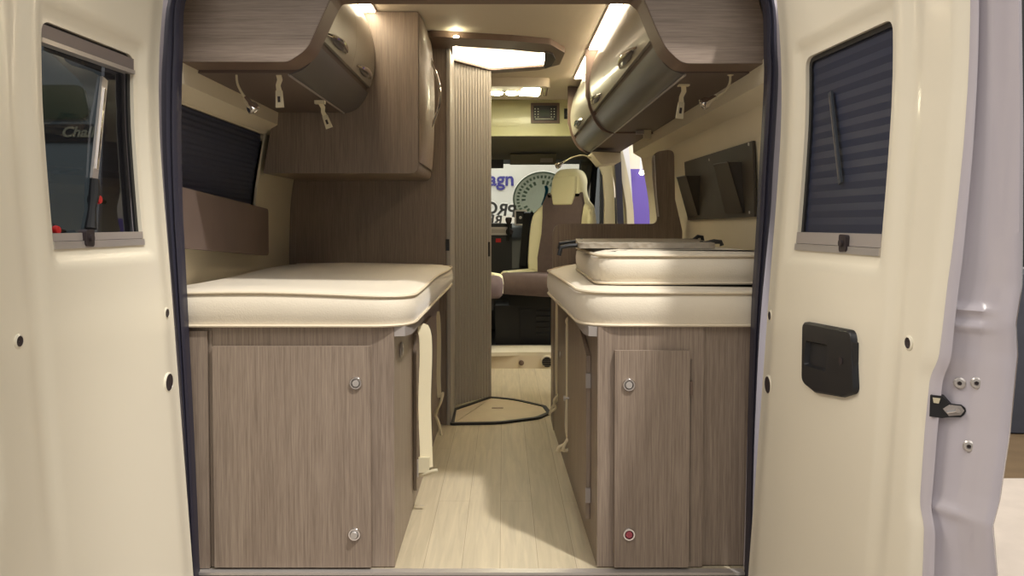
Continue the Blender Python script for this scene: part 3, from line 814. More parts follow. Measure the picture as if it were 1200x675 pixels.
# ceiling guide frame with lit roof lens, and floor tray
zc = Z_CEIL-.012
fo_ = [Wz(px, py, Z_CEIL-.02) for px, py in ((499, 40), (600, 46), (645, 50), (662, 60), (656, 74), (632, 80.5), (575, 84.5), (528, 70), (506, 60))]
fi_ = [Wz(px, py, Z_CEIL-.02) for px, py in ((531, 52), (600, 56.5), (640, 60.5), (637, 76), (576, 80.5), (531, 68.5))]
t = thing('roof_light', 'glowing roof lens in a brown curved frame above the washroom door', 'light', (0, 4.1, Z_CEIL-.03))
mb = sheet(rpoly([(p.x, p.y) for p in fo_], .04), [rpoly([(p.x, p.y) for p in fi_], .015)], lambda u, v, d: (u, v, Z_CEIL-.028+d), thick=.028)
obj('frame', mb, M['edge'], t, bevel=.0)
mb = sheet(rpoly([(p.x, p.y) for p in fi_], .015), [rpoly(inset([(p.x, p.y) for p in fi_], .026), .02)], lambda u, v, d: (u, v, Z_CEIL-.016), thick=None)
obj('glowing_rim', mb, M['rim'], t)
inn = rpoly(inset([(p.x, p.y) for p in fi_], .026), .02)
mb = MB(); mb.poly([(u, v, Z_CEIL-.012) for u, v in inn]); obj('lens', mb, M['lens'], t)
o2 = rpoly([(p.x, p.y) for p in (Wz(px, py, Z_CEIL-.02) for px, py in ((638, 57), (648, 60), (651, 66), (646, 74), (638, 78)))], .02)
mb = MB(); mb.prism(o2, 'Z', Z_CEIL-.036, Z_CEIL-.027); obj('corner_plate', mb, M['hole'], t, bevel=.002)
p = Wz(534.5, 42.5, Z_CEIL-.03); mb = MB(); mb.lathe(p, (0, 0, -1), [(.012, 0), (.012, .004), (.001, .006)], 16); obj('indicator_lamp', mb, M['bulb'], t)

tr = [Wz(px, py, .008) for px, py in ((527, 497), (585, 496), (632, 490), (646, 484), (640, 476), (605, 468), (574, 465), (530, 480))]
t = thing('floor_hatch', 'pale floor hatch edged in black at the foot of the roller door', 'hatch', (0, 4.1, 0))
ou = rpoly([(p.x, p.y) for p in tr], [.02, .3, .1, .05, .05, .3, .02, .0], 5)
mb = sheet(ou, [inset(ou, .022)], lambda u, v, d: (u, v, .012-d), thick=.011); obj('edging', mb, M['black'], t)
mb = MB(); mb.prism(inset(ou, .022), 'Z', .001, .007); pn = obj('panel', mb, M['hatch'], t)
p = Wz(583, 478, .008); mb = MB(); mb.prism([(p.x-.03, p.y-.006), (p.x+.03, p.y-.006), (p.x+.03, p.y+.006), (p.x-.03, p.y+.006)], 'Z', .007, .009); obj('finger_slot', mb, M['edge'], pn)
# far floor past the hatch: step to the cab
t = thing('cab_step', 'low wood faced step up to the cab with cream top and round vent', 'step', (.1, 5.42, 0))
mb = MB(); mb.prism([(-.98, 5.36), (.86, 5.36), (.86, 5.6), (-.98, 5.6)], 'Z', 0, .088); obj('riser', mb, M['pipe'], t, label='tan wood riser')
stp = rpoly([(-.98, 5.30), (-.1, 5.33), (.1, 5.36), (.86, 5.36), (.86, 5.66), (-.98, 5.66)], [0, .1, .1, 0, 0, 0])
mb = MB(); mb.prism([(p[0], p[1]) for p in stp], 'Z', .088, .112); obj('tread', mb, M['liner'], t, bevel=.006)
p = W(641, 423, 5.355); mb = MB(); mb.lathe((p.x, 5.36, .045), (0, -1, 0), [(.045, 0), (.045, .008), (.036, .010), (.034, .003), (.001, .003)], 28); v_ = obj('vent_ring', mb, M['liner'], t)
mb = MB()
for k in range(7):
    zz = .045+(k-3)*.0095; ww = math.sqrt(max(0, .033**2-((k-3)*.0095)**2)); mb.box(p.x-ww, p.x+ww, 5.348, 5.355, zz-.0028, zz+.0028)
obj('vent_grille', mb, M['black'], v_)
p = W(611, 427, 5.35); mb = MB(); mb.lathe((p.x, 5.36, .04), (0, -1, 0), [(.018, 0), (.018, .012), (.001, .016)], 20); obj('knob', mb, M['edge'], t)

# ------------------------------------------------------------------ arch board across the rear + overhead lockers
AY0, AY1 = 2.30, 2.415
def ap(px, py): p = W(px, py, AY0); return (p.x, p.z)
arch = [ap(212, 73), ap(338, 73), ap(360, 59), ap(387, 0), (ap(392, -8)), (ap(745, -8)), ap(755, 0), ap(767, 30), ap(780, 57), ap(799, 75), ap(899, 76)]
topz = 1.88
arch_out = [(ap(206, 73)[0]-.02, arch[0][1])]+arch[1:10]+[(.785, arch[9][1]), (.66, topz), (-.84, topz)]
# widen to the wall
arch_out[0] = (-.965, arch[0][1])
arch_r = rpoly(arch_out, [.02, .05, .09, .02, .02, .02, .03, .3, .1, .06, .02, .02, .02], 6)
t = thing('rear_arch', 'taupe wood arch board joining both overhead lockers at the rear opening', 'panel', (XC, 2.35, 1.42))
mb = MB(); mb.prism(inset(arch_r, .0012), 'Y', AY0-.003, AY0+.003); obj('face', mb, M['woodh'], t)
mb = MB(); mb.prism(arch_r, 'Y', AY0, AY1); obj('edge_band', mb, M['edge'], t, smooth=30)

LP = [(.475, Z_CEIL-.004), (.445, 1.78), (.428, 1.705), (.425, 1.635), (.434, 1.575), (.450, 1.53), (.47, 1.49), (.50, 1.455), (.54, 1.437)]
def lockx(side, x): return x if side > 0 else -(x+.10)
def refine(P):
    V = [Vector((a, 0, b)) for a, b in P]; return [(v.x, v.z) for v in cr(V, 4)]
LPf = refine(LP)
GI = 5*4                    # index of the groove
def locker(side, y0, y1, doors, label, group, end=True):
    t = thing('overhead_locker', label, 'locker', (lockx(side, .6), (y0+y1)/2, 1.42), group)
    X = lambda x: lockx(side, x)
    wallz = XC+side*.835 if side > 0 else XC-.835
    xw = wallz
    # carcass: bottom, and recessed body
    body = [(X(x+.012), max(z, 1.44)) for x, z in LPf]+[(xw, 1.44), (XC+side*.76, Z_CEIL-.01)]
    mb = MB(); mb.prism(body, 'Y', y0+.002, y1-.002); obj('carcass', mb, M['under'], t)
    for (d0, d1, hy0, hy1) in doors:
        up = [(X(x), z) for x, z in LPf[:GI]]; upb = [(X(x+.011), z) for x, z in LPf[:GI]]
        mb = MB(); mb.prism(up+upb[::-1], 'Y', d0+.001, d1-.001); dd = obj('door', mb, M['locker'], t, smooth=40)
        # handle: chrome bow beside a dark grip
        gx, gz = LPf[GI-2]; hx = X(gx-.004); n_ = 14
        off = Vector((-side*.9, 0, -.35)).normalized()
        pts = []
        for k in range(n_+1):
            q = k/n_; a = math.sin(q*PI)
            pts.append(Vector((hx, lerp(hy0, hy1, q), gz+.012))+off*(.022*a**.6)+Vector((side*0, 0, .012*a)))
        mb = MB(); mb.tube(pts, [.004+.004*math.sin(k/n_*PI) for k in range(n_+1)], 8); hd = obj('handle', mb, M['chrome'], dd)
        c = Vector((hx, (hy0+hy1)/2, gz+.018)); mb = MB()
        L = (hy1-hy0)*.36
        ringpts = []
        for s_ in (-1, -.8, -.4, 0, .4, .8, 1):
            r = math.sqrt(max(.02, 1-s_*s_)); ringpts.append([c+Vector((0, s_*L, 0))+off*(.012*r*math.cos(a))+Vector((0, 0, .018*r*math.sin(a))) for a in [2*PI*j/10 for j in range(10)]])
        mb.loft(ringpts); obj('handle_plate', mb, M['lockerd'], hd, smooth=80)
    lowr = [(X(x), z) for x, z in LPf[GI+1:]]; lowb = [(X(x+.011), z) for x, z in LPf[GI+1:]]
    mb = MB(); mb.prism(lowr+lowb[::-1], 'Y', y0+.002, y1-.002); obj('lower_panel', mb, M['lockerd'], t, smooth=40)
    mb = MB(); mb.tube([(X(.552), y0+.01, 1.436), (X(.552), y1-.01, 1.436)], .004, 6); obj('bottom_trim', mb, M['alu'], t)
    if end:
        cheek = [(X(.408), Z_CEIL-.003), (X(.408), 1.62)]+[(X(min(x-.012, .55)), z-.004) for x, z in LPf if z < 1.61]+[(xw, 1.431), (XC+side*.76, Z_CEIL-.01)]
        mb = MB(); mb.prism(cheek, 'Y', y1-.004, y1+.02); obj('end_cheek', mb, M['edge'], t)
    return t
G = 'champagne fronted overhead lockers'
locker(1, 2.417, 3.97, [(2.42, 3.22, 2.62, 2.98), (3.22, 3.965, 3.56, 3.88)], 'long overhead locker with two champagne doors above the stepped mattresses', None)
locker(1, 3.992, 5.06, [(3.995, 5.055, 4.42, 4.80)], 'shorter overhead locker with one champagne door toward the cab', None)
locker(-1, 2.417, 3.27, [(2.42, 2.86, 2.44, 2.72), (2.86, 3.265, 2.93, 3.19)], 'overhead locker with two champagne doors above the wide mattress', None, end=False)

# LED strips at the ceiling
for side, y0, y1, lab in ((1, 2.85, 3.95, 'long warm LED strip over the two-door champagne locker by the stepped bed'), (1, 4.0, 4.75, 'shorter warm LED strip over the single-door champagne locker'), (-1, 2.7, 3.262, 'warm LED strip over the champagne locker above the wide mattress')):
    a, b_ = sorted((lockx(side, .423), lockx(side, .468)))
    t = thing('led_strip', lab, 'light', ((a+b_)/2, (y0+y1)/2, Z_CEIL-.012))
    mb = MB(); mb.box(a-.006, b_+.006, y0-.006, y1+.006, Z_CEIL-.006, Z_CEIL-.001); obj('housing', mb, M['edge'], t)
    mb = MB(); mb.box(a, b_, y0, y1, Z_CEIL-.011, Z_CEIL-.0065); obj('diffuser', mb, M['led'], t)

# ------------------------------------------------------------------ tall hanging cupboard on the partition
xb1 = W(490, 100, 3.28).x
t = thing('wall_cupboard', 'tall taupe wood wall cupboard with an arched chrome handle beside the washroom door', 'cupboard', ((-.99+xb1)/2, 3.56, 1.18))
zb = W(420, 203, 3.28).z
mb = MB(); mb.prism([(-.965, zb), (xb1, zb), (xb1, Z_CEIL-.003), (-.87, Z_CEIL-.003)], 'Y', 3.28, 3.30)
mb.prism([(-.965, zb), (xb1, zb), (xb1, Z_CEIL-.003), (-.87, Z_CEIL-.003)], 'Y', 3.302, 3.855)
mb = MB(); ol = rpoly([(-.99, zb), (xb1, zb), (xb1, Z_CEIL-.003), (-.87, Z_CEIL-.003)], [0, .035, 0, 0], 6); mb.prism(ol, 'Y', 3.28, 3.855)
obj('carcass', mb, M['woodd'], t, smooth=30)
# curved door on its aisle side
cz = [(zb+.05, .004), (zb+.09, .02), (1.4, .034), (1.6, .034), (Z_CEIL-.1, .018), (Z_CEIL-.01, .006)]
mb = MB()
rg = []
for k in range(17):
    z = lerp(zb+.045, Z_CEIL-.008, k/16); d = .010+.022*math.sin(PI*k/16)**.7
    rg.append([(xb1+.002, 3.285, z), (xb1+d*.6, 3.30, z), (xb1+d, 3.45, z), (xb1+d, 3.7, z), (xb1+d*.6, 3.835, z), (xb1+.002, 3.85, z)])
mb.loft(rg); cd = obj('door', mb, M['wood'], t, smooth=50)
mb = MB(); hz0, hz1 = W(505, 150, 3.5).z, W(505, 62, 3.5).z; pts = []
for k in range(17):
    q = k/16; pts.append((xb1+.034+.03*math.sin(q*PI)-.016*(1-math.sin(q*PI)), 3.6, lerp(hz0, hz1, q)))
mb.tube(pts, .006, 8); obj('handle', mb, M['chrome'], cd)

# ------------------------------------------------------------------ reading lamps
def gooseneck(pts, label, m='chrome', base=None):
    pts = [Vector(p) for p in pts]
    t = thing('reading_lamp', label, 'lamp', tuple(pts[0]), None)
    b = MB(); b.lathe(pts[0]+Vector((0, 0, .002)), (0, 0, -1), [(.014, 0), (.014, .006), (.007, .012), (.001, .012)], 20); obj('base', b, M['clip'], t)
    b = MB(); b.tube(cr(pts, 4), .0038, 8); obj('gooseneck', b, M['clip'], t)
    d = (pts[-1]-pts[-2]).normalized()
    b = MB(); b.lathe(pts[-1]-d*.004, d, [(.005, 0), (.009, .006), (.010, .022), (.018, .034), (.019, .05), (.015, .052), (.001, .044)], 12); hd = obj('lamp_head', b, M['chrome'], t)
    b = MB(); b.lathe(pts[-1]+d*.044, d, [(.014, 0), (.001, .005)], 10); obj('lens', b, M['glass2'] if 'glass2' in M else M['satin'], hd)
gooseneck([(W(277, 84, 2.45)), W(278, 97, 2.45), W(283, 108, 2.45), W(288, 115, 2.45)], 'small chrome gooseneck reading lamp hanging over the wide mattress')
gooseneck([(W(856, 85, 2.45)), W(855, 98, 2.45), W(848, 108, 2.45), W(838, 114, 2.45)], 'small chrome gooseneck reading lamp hanging over the stepped mattresses')
t0 = W(690, 181, 5.0)
mb = MB(); mb.prism(rpoly([(W(688, 181, 5).x, W(688, 181, 5).z), (W(722, 181, 5).x, 1.41), (W(722, 192, 5).x, 1.355), (W(700, 194, 5).x, 1.34)], .01), 'Y', 4.8, 5.05)
o = obj('lamp_mount', mb, M['liner']); tag(o, 'cream lamp mount under the far end of the single-door locker', 'bracket')
pts = [W(691, 184, 4.95), W(682, 182, 4.9), W(672, 184, 4.9), W(664, 188, 4.88), W(659, 191, 4.86)]
gooseneck(pts, 'pale gooseneck reading lamp reaching out beside the front seat')

# hanging clips
def hang_clip(p, q, label):
    p, q = Vector(p), Vector(q)
    t = thing('hanging_clip', label, 'clip', tuple(p))
    b = MB(); b.box(p.x-.018, p.x+.018, p.y-.012, p.y+.012, p.z-.006, p.z+.006); obj('anchor', b, M['clip'], t, bevel=.002)
    m = lerp(p, q, .52)
    b = MB(); b.ribbon([p, lerp(p, m, .4)+Vector((.004, 0, 0)), lerp(p, m, .7)-Vector((.002, 0, 0)), m], [.016, .016, .014, .016], .003, (1, 0, 0)); obj('strap', b, M['strap'], t)
    d = (q-m); u = Vector((1, 0, 0)) - d.normalized()*d.normalized().x; u.normalize(); n = Vector((0, 1, 0))
    W2 = .012
    out = [m-u*W2*.8, m+u*W2*.8, q+u*W2, q-u*W2]
    b = MB(); b.hexa([v-n*.005 for v in out], [v+n*.005 for v in out]); bk = obj('buckle', b, M['clip'], t, bevel=.003)
    c1, c2 = lerp(m, q, .35), lerp(m, q, .7)
    out = [c1-u*.004, c1+u*.004, c2+u*.004, c2-u*.004]
    b = MB(); b.hexa([v-n*.0062 for v in out], [v-n*.0048 for v in out]); obj('buckle_slot', b, M['hole'], bk)
hang_clip(W(326, 85, 2.45), W(328, 126, 2.45), 'ivory strap buckle hanging nearest the arch board over the wide mattress')
hang_clip(W(375, 120, 2.88), W(386, 150, 2.88), 'ivory strap buckle hanging deeper in, below the locker over the wide mattress')
hang_clip(W(801, 99, 2.62), W(796, 139, 2.62), 'ivory strap buckle hanging over the stepped mattresses')
t = thing('hinge_bracket', 'ivory plastic bracket at the lower back corner of the two-door locker', 'bracket', tuple(W(756, 148, 3.9)))
p = W(757, 155, 3.9); mb = MB(); mb.box(p.x-.012, p.x+.022, 3.88, 3.91, p.z-.035, p.z+.045); obj('plate', mb, M['clip'], t, bevel=.003)
mb = MB(); mb.box(p.x-.05, p.x-.012, 3.885, 3.905, p.z-.01, p.z+.008); mb.box(p.x-.05, p.x-.012, 3.885, 3.905, p.z+.016, p.z+.03); obj('arm', mb, M['alu'], t)

# ------------------------------------------------------------------ straps hanging beside the beds
def strap(path, wid, label, bundle, buckle=None, side=(1, 0, 0)):
    path = [Vector(p) for p in path]
    t = thing('hanging_strap', label, 'strap', tuple(path[-1]))
    P = cr(path, 4); ww = interp
    n = len(P)
    b = MB(); b.ribbon(P, [wid*(.55+.45*sstep(0, .12, i/(n-1))) for i in range(n)], .0025, side); obj('webbing', b, M['strap'], t)
    for k, pts in enumerate(bundle):
        b = MB(); b.tube(cr([Vector(p) for p in pts], 4), .006, 8); obj('cord_knot' if not buckle else 'buckle', b, M['strap'], t)
    return t
Ys = 2.66
s1 = strap([W(493, 381, Ys), W(498, 392, Ys), W(499, 420, Ys), W(497.5, 470, Ys), W(499, 520, Ys), W(500, 548, Ys)], .043,
           'broad cream webbing strap hanging down the side of the wide bed base', [], side=(1, .35, 0))
mb = MB(); p = W(497, 546, Ys-.006); mb.box(p.x-.018, p.x+.018, Ys-.012, Ys, p.z-.022, p.z+.03); obj('buckle_body', mb, M['clip'], s1, bevel=.004)
mb = MB(); mb.tube([W(492, 557, Ys), W(500, 555, Ys-.01), W(507, 552, Ys-.02), W(513, 551, Ys-.02)], [.006, .007, .006, .007], 8); obj('buckle_tongue', mb, M['clip'], s1)
strap([W(513.5, 365, 3.5), W(514.5, 400, 3.5), W(514, 440, 3.5), W(515, 466, 3.5)], .018, 'thin cream strap knotted at its end, behind the broad strap',
      [[W(514, 464, 3.5), W(519, 462, 3.5), W(514, 476, 3.5), W(510, 485, 3.5), W(514, 495, 3.5), W(517, 510, 3.5)], [W(519, 460, 3.5), W(517, 470, 3.48), W(512, 482, 3.49), W(511, 488, 3.5), W(515, 500, 3.5)]])
Yr = 2.98
strap([W(668, 372, Yr), W(666, 385, Yr), W(666, 420, Yr), W(666, 460, Yr), W(665, 500, Yr), W(667, 515, Yr)], .020, 'cream strap hanging in front of the slanted side door, its end bundled',
      [[W(668, 371, Yr), W(664, 376, Yr), W(667, 384, Yr)], [W(671, 508, Yr), W(672, 518, Yr-.02), W(667, 528, Yr-.03), W(660, 527, Yr-.03), W(653, 528, Yr-.03)], [W(666, 512, Yr), W(662, 520, Yr-.03), W(655, 524, Yr-.04), W(653, 529, Yr-.04)], [W(672, 516, Yr-.03), W(664, 517, Yr-.05), W(660, 528, Yr-.05), W(669, 526, Yr-.04)]])
Yr = 3.55
strap([W(652.5, 352, Yr), W(652.5, 390, Yr), W(652, 430, Yr), W(653, 462, Yr)], .014, 'thin cream strap by the far corner of the narrow bed base, knotted low',
      [[W(654, 458, Yr), W(655, 466, Yr), W(650, 472, Yr-.02), W(646, 480, Yr-.02), W(644, 486, Yr-.02)], [W(655, 462, Yr-.02), W(649, 470, Yr-.04), W(651, 478, Yr-.03), W(645, 483, Yr-.03)]])

# ------------------------------------------------------------------ smoked magazine holder on the wall
fw = lambda Y, z: wallx(1, z)
cs = [hit(805, 190, fw), hit(886, 165, fw), hit(888, 254, fw), hit(809, 258, fw)]
t = thing('magazine_rack', 'smoked plastic magazine rack with two pockets on the cream wall', 'rack', tuple(cs[3]))
sheet2 = [(p.y, p.z) for p in cs]
mb = MB(); mb.hexa([(wallx(1, z)-.012, y, z) for y, z in sheet2], [(wallx(1, z)-.004, y, z) for y, z in sheet2]); obj('back_plate', mb, M['acryl'], t, bevel=.002)
def pocket(c4, depth):
    q = [hit(px, py, fw) for px, py in c4]                # top-near, bottom-near, bottom-far, top-far on the wall
    front = [(wallx(1, q[0].z)-depth, q[0].y, q[0].z), (wallx(1, q[1].z)-.02, q[1].y, q[1].z), (wallx(1, q[2].z)-.02, q[2].y, q[2].z), (wallx(1, q[3].z)-depth, q[3].y, q[3].z)]
    fr = [Vector(v) for v in front]
    b = MB(); b.hexa(fr, [v+Vector((.006, 0, 0)) for v in fr])
    # side gussets and floor
    for a_, b2 in ((0, 1), (3, 2)):
        wl = Vector((wallx(1, fr[a_].z)-.012, fr[a_].y, fr[a_].z)); wb = Vector((wallx(1, fr[b2].z)-.012, fr[b2].y, fr[b2].z))
        b.hexa([fr[a_], fr[b2], wb, wl], [v+Vector((0, .004, 0)) for v in (fr[a_], fr[b2], wb, wl)])
    pk = obj('pocket', b, M['acryl'], t)
    top = MB(); top.tube([fr[0], fr[3]], .003, 6); obj('pocket_rim', top, M['lockerd'], pk)
pocket([(874, 190), (877, 249), (856, 250), (856, 193)], .062)
pocket([(825, 206), (823, 252), (811, 254), (813, 208)], .075)
for px, py in ((835, 187), (882, 169), (883, 249)):
    p = hit(px, py, fw); b = MB(); b.lathe((wallx(1, p.z)-.012, p.y, p.z), (-1, 0, 0), [(.006, 0), (.005, .003), (.001, .004)], 14); obj('screw', b, M['satin'], t)

# ------------------------------------------------------------------ cab
YC = 5.62
def cp_(px, py, Y=YC): p = W(px, py, Y); return (p.x, p.z)
x_a, x_b = -.93, .72
zf0, zf1 = W(620, 157.5, YC).z, Z_CEIL+.02
t = thing('cab_cupboard', 'pale green overhead cab cupboard with black control panel below the ceiling lamp', 'cupboard', (XC, YC, zf0))
mb = MB(); mb.box(x_a, x_b, YC, YC+.02, zf0, zf1); obj('face', mb, M['cabface'], t)
mb = MB(); mb.box(x_a, x_b, YC-.012, YC+.03, zf0-.012, zf0+.004); obj('lower_lip', mb, M['cabface'], t, bevel=.004)
a = cp_(540, 118); b_ = cp_(611, 148)
mb = MB(); mb.prism(rpoly([(a[0], b_[1]), (b_[0], b_[1]), (b_[0], a[1]), (a[0], a[1])], .03), 'Y', YC-.008, YC-.001); obj('flap_door', mb, M['cabface'], t, bevel=.003)
a = cp_(622, 121); b_ = cp_(655.5, 144.5)
mb = MB(); mb.box(a[0], b_[0], YC-.012, YC-.001, b_[1], a[1]); cpn = obj('control_panel', mb, M['edge'], t, bevel=.004)
c0 = cp_(625, 124); c1 = cp_(652.5, 141.5)
mb = MB(); mb.box(c0[0], c1[0], YC-.015, YC-.0115, c1[1], c0[1]); cpf = obj('panel_face', mb, M['black'], cpn, bevel=.001)
s0 = cp_(633, 129.5); s1_ = cp_(644, 137)
mb = MB(); mb.box(s0[0], s1_[0], YC-.017, YC-.0145, s1_[1], s0[1]); obj('display', mb, M['screen'], cpn)
for r_ in range(4):
    for px in (627, 630.5, 646, 649.3):
        p = cp_(px, 128+r_*3.1); mb = MB(); mb.lathe((p[0], YC-.0145, p[1]), (0, -1, 0), [(.0045, 0), (.0035, .003), (.001, .003)], 10); obj('button', mb, M['btn'], cpn)
mb = MB(); l0 = cp_(627, 139.3); l1 = cp_(649, 140); mb.box(l0[0], l1[0], YC-.0165, YC-.0145, l1[1], l0[1]); obj('panel_line', mb, M['btn'], cpn)
a = cp_(661, 127.5); b_ = cp_(669, 139.5)
mb = MB(); mb.box(a[0], b_[0], YC-.012, YC-.001, b_[1], a[1]); sw = obj('switch', mb, M['black'], t, bevel=.003)
c_ = cp_(665, 133); mb = MB(); mb.box(c_[0]-.012, c_[0]+.012, YC-.017, YC-.0115, c_[1]-.018, c_[1]+.018); obj('rocker', mb, M['navy'], sw, bevel=.003)
# wood side cheek up to the locker
# headliner of the cab
mb = MB(); mb.prism([(YC+.02, zf0-.006), (6.0, 1.60), (6.35, 1.535), (6.58, 1.475), (6.60, 1.50), (6.45, 1.66), (YC+.02, 1.9)], 'X', x_a-.02, x_b+.06); struct('ceiling_cab', mb, M['cabgrey'], smooth=50)
t = thing('sun_visor', 'grey green folded sun visor above the windscreen', 'visor', tuple(W(625, 192, 6.3)))
a = W(598, 181, 6.25); b_ = W(652, 192, 6.25)
mb = MB(); mb.hexa([(a.x, 6.25, a.z), (b_.x, 6.25, a.z), (b_.x, 6.35, b_.z), (a.x, 6.35, b_.z)], [(a.x, 6.27, a.z+.01), (b_.x, 6.27, a.z+.01), (b_.x, 6.37, b_.z+.01), (a.x, 6.37, b_.z+.01)]); vz = obj('visor_pad', mb, M['cabgrey'], t, bevel=.004)
p = W(641, 187, 6.24); mb = MB(); mb.hexa([(p.x-.05, 6.285, p.z+.014), (p.x+.05, 6.285, p.z+.014), (p.x+.05, 6.31, p.z-.016), (p.x-.05, 6.31, p.z-.016)], [(p.x-.05, 6.29, p.z+.014), (p.x+.05, 6.29, p.z+.014), (p.x+.05, 6.315, p.z-.016), (p.x-.05, 6.315, p.z-.016)]); obj('visor_label', mb, M['alu'], vz)
mb = MB(); a = W(560, 187, 6.3); b_ = W(590, 200, 6.3); mb.box(a.x, b_.x, 6.3, 6.33, b_.z+.02, a.z); 
t = thing('rear_view_mirror', 'black rear view mirror at the top of the windscreen', 'mirror', ((a.x+b_.x)/2, 6.3, b_.z))
obj('housing', mb, M['black'], t, bevel=.01)
mb = MB(); mb.tube([((a.x+b_.x)/2, 6.32, a.z-.01), ((a.x+b_.x)/2, 6.40, a.z+.06)], .01, 8); obj('arm', mb, M['black'], t)
# ceiling lamp cluster
LZ = Z_CEIL-.055
def cl(px, py): p = Wz(px, py, LZ); return (p.x, p.y)
oc = [cl(520, 101), cl(646, 101), cl(642, 108), cl(634, 115), cl(520, 117)]
t = thing('ceiling_lamp', 'cream roof lamp unit with two bright bulbs and a lit panel before the cab', 'light', (cl(600, 108)[0], cl(600, 108)[1], LZ))
mb = MB(); mb.prism(rpoly(oc, [.02, .08, .02, .08, .02]), 'Z', LZ, Z_CEIL-.001); obj('housing', mb, M['ceil'], t, bevel=.006)
for px in (582, 600):
    c = cl(px, 108); mb = MB(); mb.lathe((c[0], c[1], LZ+.001), (0, 0, -1), [(.055, 0), (.055, .006), (.046, .006), (.044, .001)], 24); rg_ = obj('lamp_ring', mb, M['chrome'], t)
    mb = MB(); mb.lathe((c[0], c[1], LZ), (0, 0, -1), [(.042, 0), (.036, .014), (.001, .02)], 24); obj('bulb', mb, M['bulb'], rg_)
q = [cl(609, 111.5), cl(613, 103.5), cl(633, 103.5), cl(630.5, 112)]
mb = MB(); mb.prism(q, 'Z', LZ-.004, LZ); obj('lit_panel', mb, M['bulb'], t)
for k in range(3):
    q = [cl(633+k*3.2, 112), cl(634.5+k*3.2, 103.5), cl(636+k*3.2, 103.5), cl(634.5+k*3.2, 112)]
    mb = MB(); mb.prism(q, 'Z', LZ-.003, LZ); obj('chrome_bar', mb, M['chrome'] if k % 2 else M['edge'], t)

# floor, seat boxes
mb = MB(); mb.box(-1.0, .85, 5.6, 7.3, .05, .1); struct('floor_cab', mb, M['black'])
# windscreen
def wsy(z): return 7.3-(z-1.0)*.8/.47
zs_ = [.9, 1.0, 1.2, 1.4, 1.5]
mb = MB(); mb.loft([[(x, wsy(z), z) for x in (-.88, -.4, 0, .4, .71)] for z in zs_], closed=False)
ws = struct('window_2', mb, M['wsglass'])
def ws_pt(px, py, off=.006):
    a_, b2 = 6.2, 7.8
    for _ in range(40):
        m_ = (a_+b2)/2; p = W(px, py, m_)
        if m_ < wsy(p.z): a_ = m_
        else: b2 = m_
    p = W(px, py, a_-off); return p
# decals on the windscreen
cD = ws_pt(634, 233); nW = Vector((0, -.47, -.8)).normalized(); up = Vector((0, -.8, .47)).normalized()
def wsmap(c, u, v, d): return c+Vector((u, 0, 0))+up*v+Vector((0, -1, 0))*(d)
rw, rh = abs(ws_pt(667, 233).x-ws_pt(601, 233).x)/2, (ws_pt(634, 203)-ws_pt(634, 263)).length/2
t = thing('windscreen_decal', 'round sea green decal printed with rings, on the windscreen behind the seat', 'decal', tuple(cD))
mb = MB(); mb.hexa([wsmap(cD, rw*math.cos(a), rh*math.sin(a), .004) for a in [2*PI*i/48 for i in range(48)]], [wsmap(cD, rw*math.cos(a), rh*math.sin(a), .006) for a in [2*PI*i/48 for i in range(48)]])
obj('disc', mb, M['disc'], t)
def ringbm(r0, r1, d): 
    b = MB(); A_ = [wsmap(cD, rw*r0*math.cos(a), rh*r0*math.sin(a), d) for a in [2*PI*i/48 for i in range(48)]]; B_ = [wsmap(cD, rw*r1*math.cos(a), rh*r1*math.sin(a), d) for a in [2*PI*i/48 for i in range(48)]]
    b.loft([A_, B_], cap=False); return b
obj('outer_ring', ringbm(.95, 1.0, .008), M['discr'], t)
for rr, n_, ln in ((.82, 40, .05), (.62, 26, .07)):
    b = MB()
    for i in range(n_):
        if rr < .7 and i % 7 == 0: continue
        a = 2*PI*i/n_; a2 = a+2*PI/n_*.55
        b.poly([wsmap(cD, rw*(rr+s1*ln)*math.cos(q), rh*(rr+s1*ln)*math.sin(q), .008) for s1, q in ((-1, a), (-1, a2), (1, a2), (1, a))])
    obj('printed_ring', b, M['discr'], t)
p = [ws_pt(px, py, .016) for px, py in ((638, 218), (641, 217), (643, 221), (642, 227), (639, 236), (636, 240), (634, 240), (637, 232), (639, 224))]
b = MB(); b.hexa([v for v in p], [v+Vector((0, .002, 0)) for v in p]); obj('figure', b, M['tealf'], t)
# mirrored lettering
for s, px, py, size, rot in (('PRO', 586, 246, .15, -8), ('RE', 580, 258, .12, -8)):
    c = ws_pt(px, py, .01); ca, sa = math.cos(math.radians(rot)), math.sin(math.radians(rot))
    bm = text_bm(s, size, lambda x, y, z: wsmap(c, x*ca-y*sa, (x*sa+y*ca)*1.9, .004-z), mirror=True, shear=0.0, bold=.004)
    tag(obj('windscreen_lettering', bm, M['greyt'], smooth=0), 'grey reversed lettering %s on the windscreen, %s line' % (s, 'upper' if s == 'PRO' else 'lower'), 'lettering')

# A pillars, right cab side
for x, s in ((.70, 1), (-.88, -1)):
    mb = MB(); mb.tube([(x+s*.02, 7.35, .9), (x, 6.95, 1.2), (x-s*.02, 6.5, 1.5)], [.06, .05, .06], 8); struct('pillar', mb, M['cabgrey'])
mb = MB(); 
p = [W(px, py, 6.2) for px, py in ((697, 262), (701, 230), (705, 212), (710, 207), (714, 215), (713, 262))]
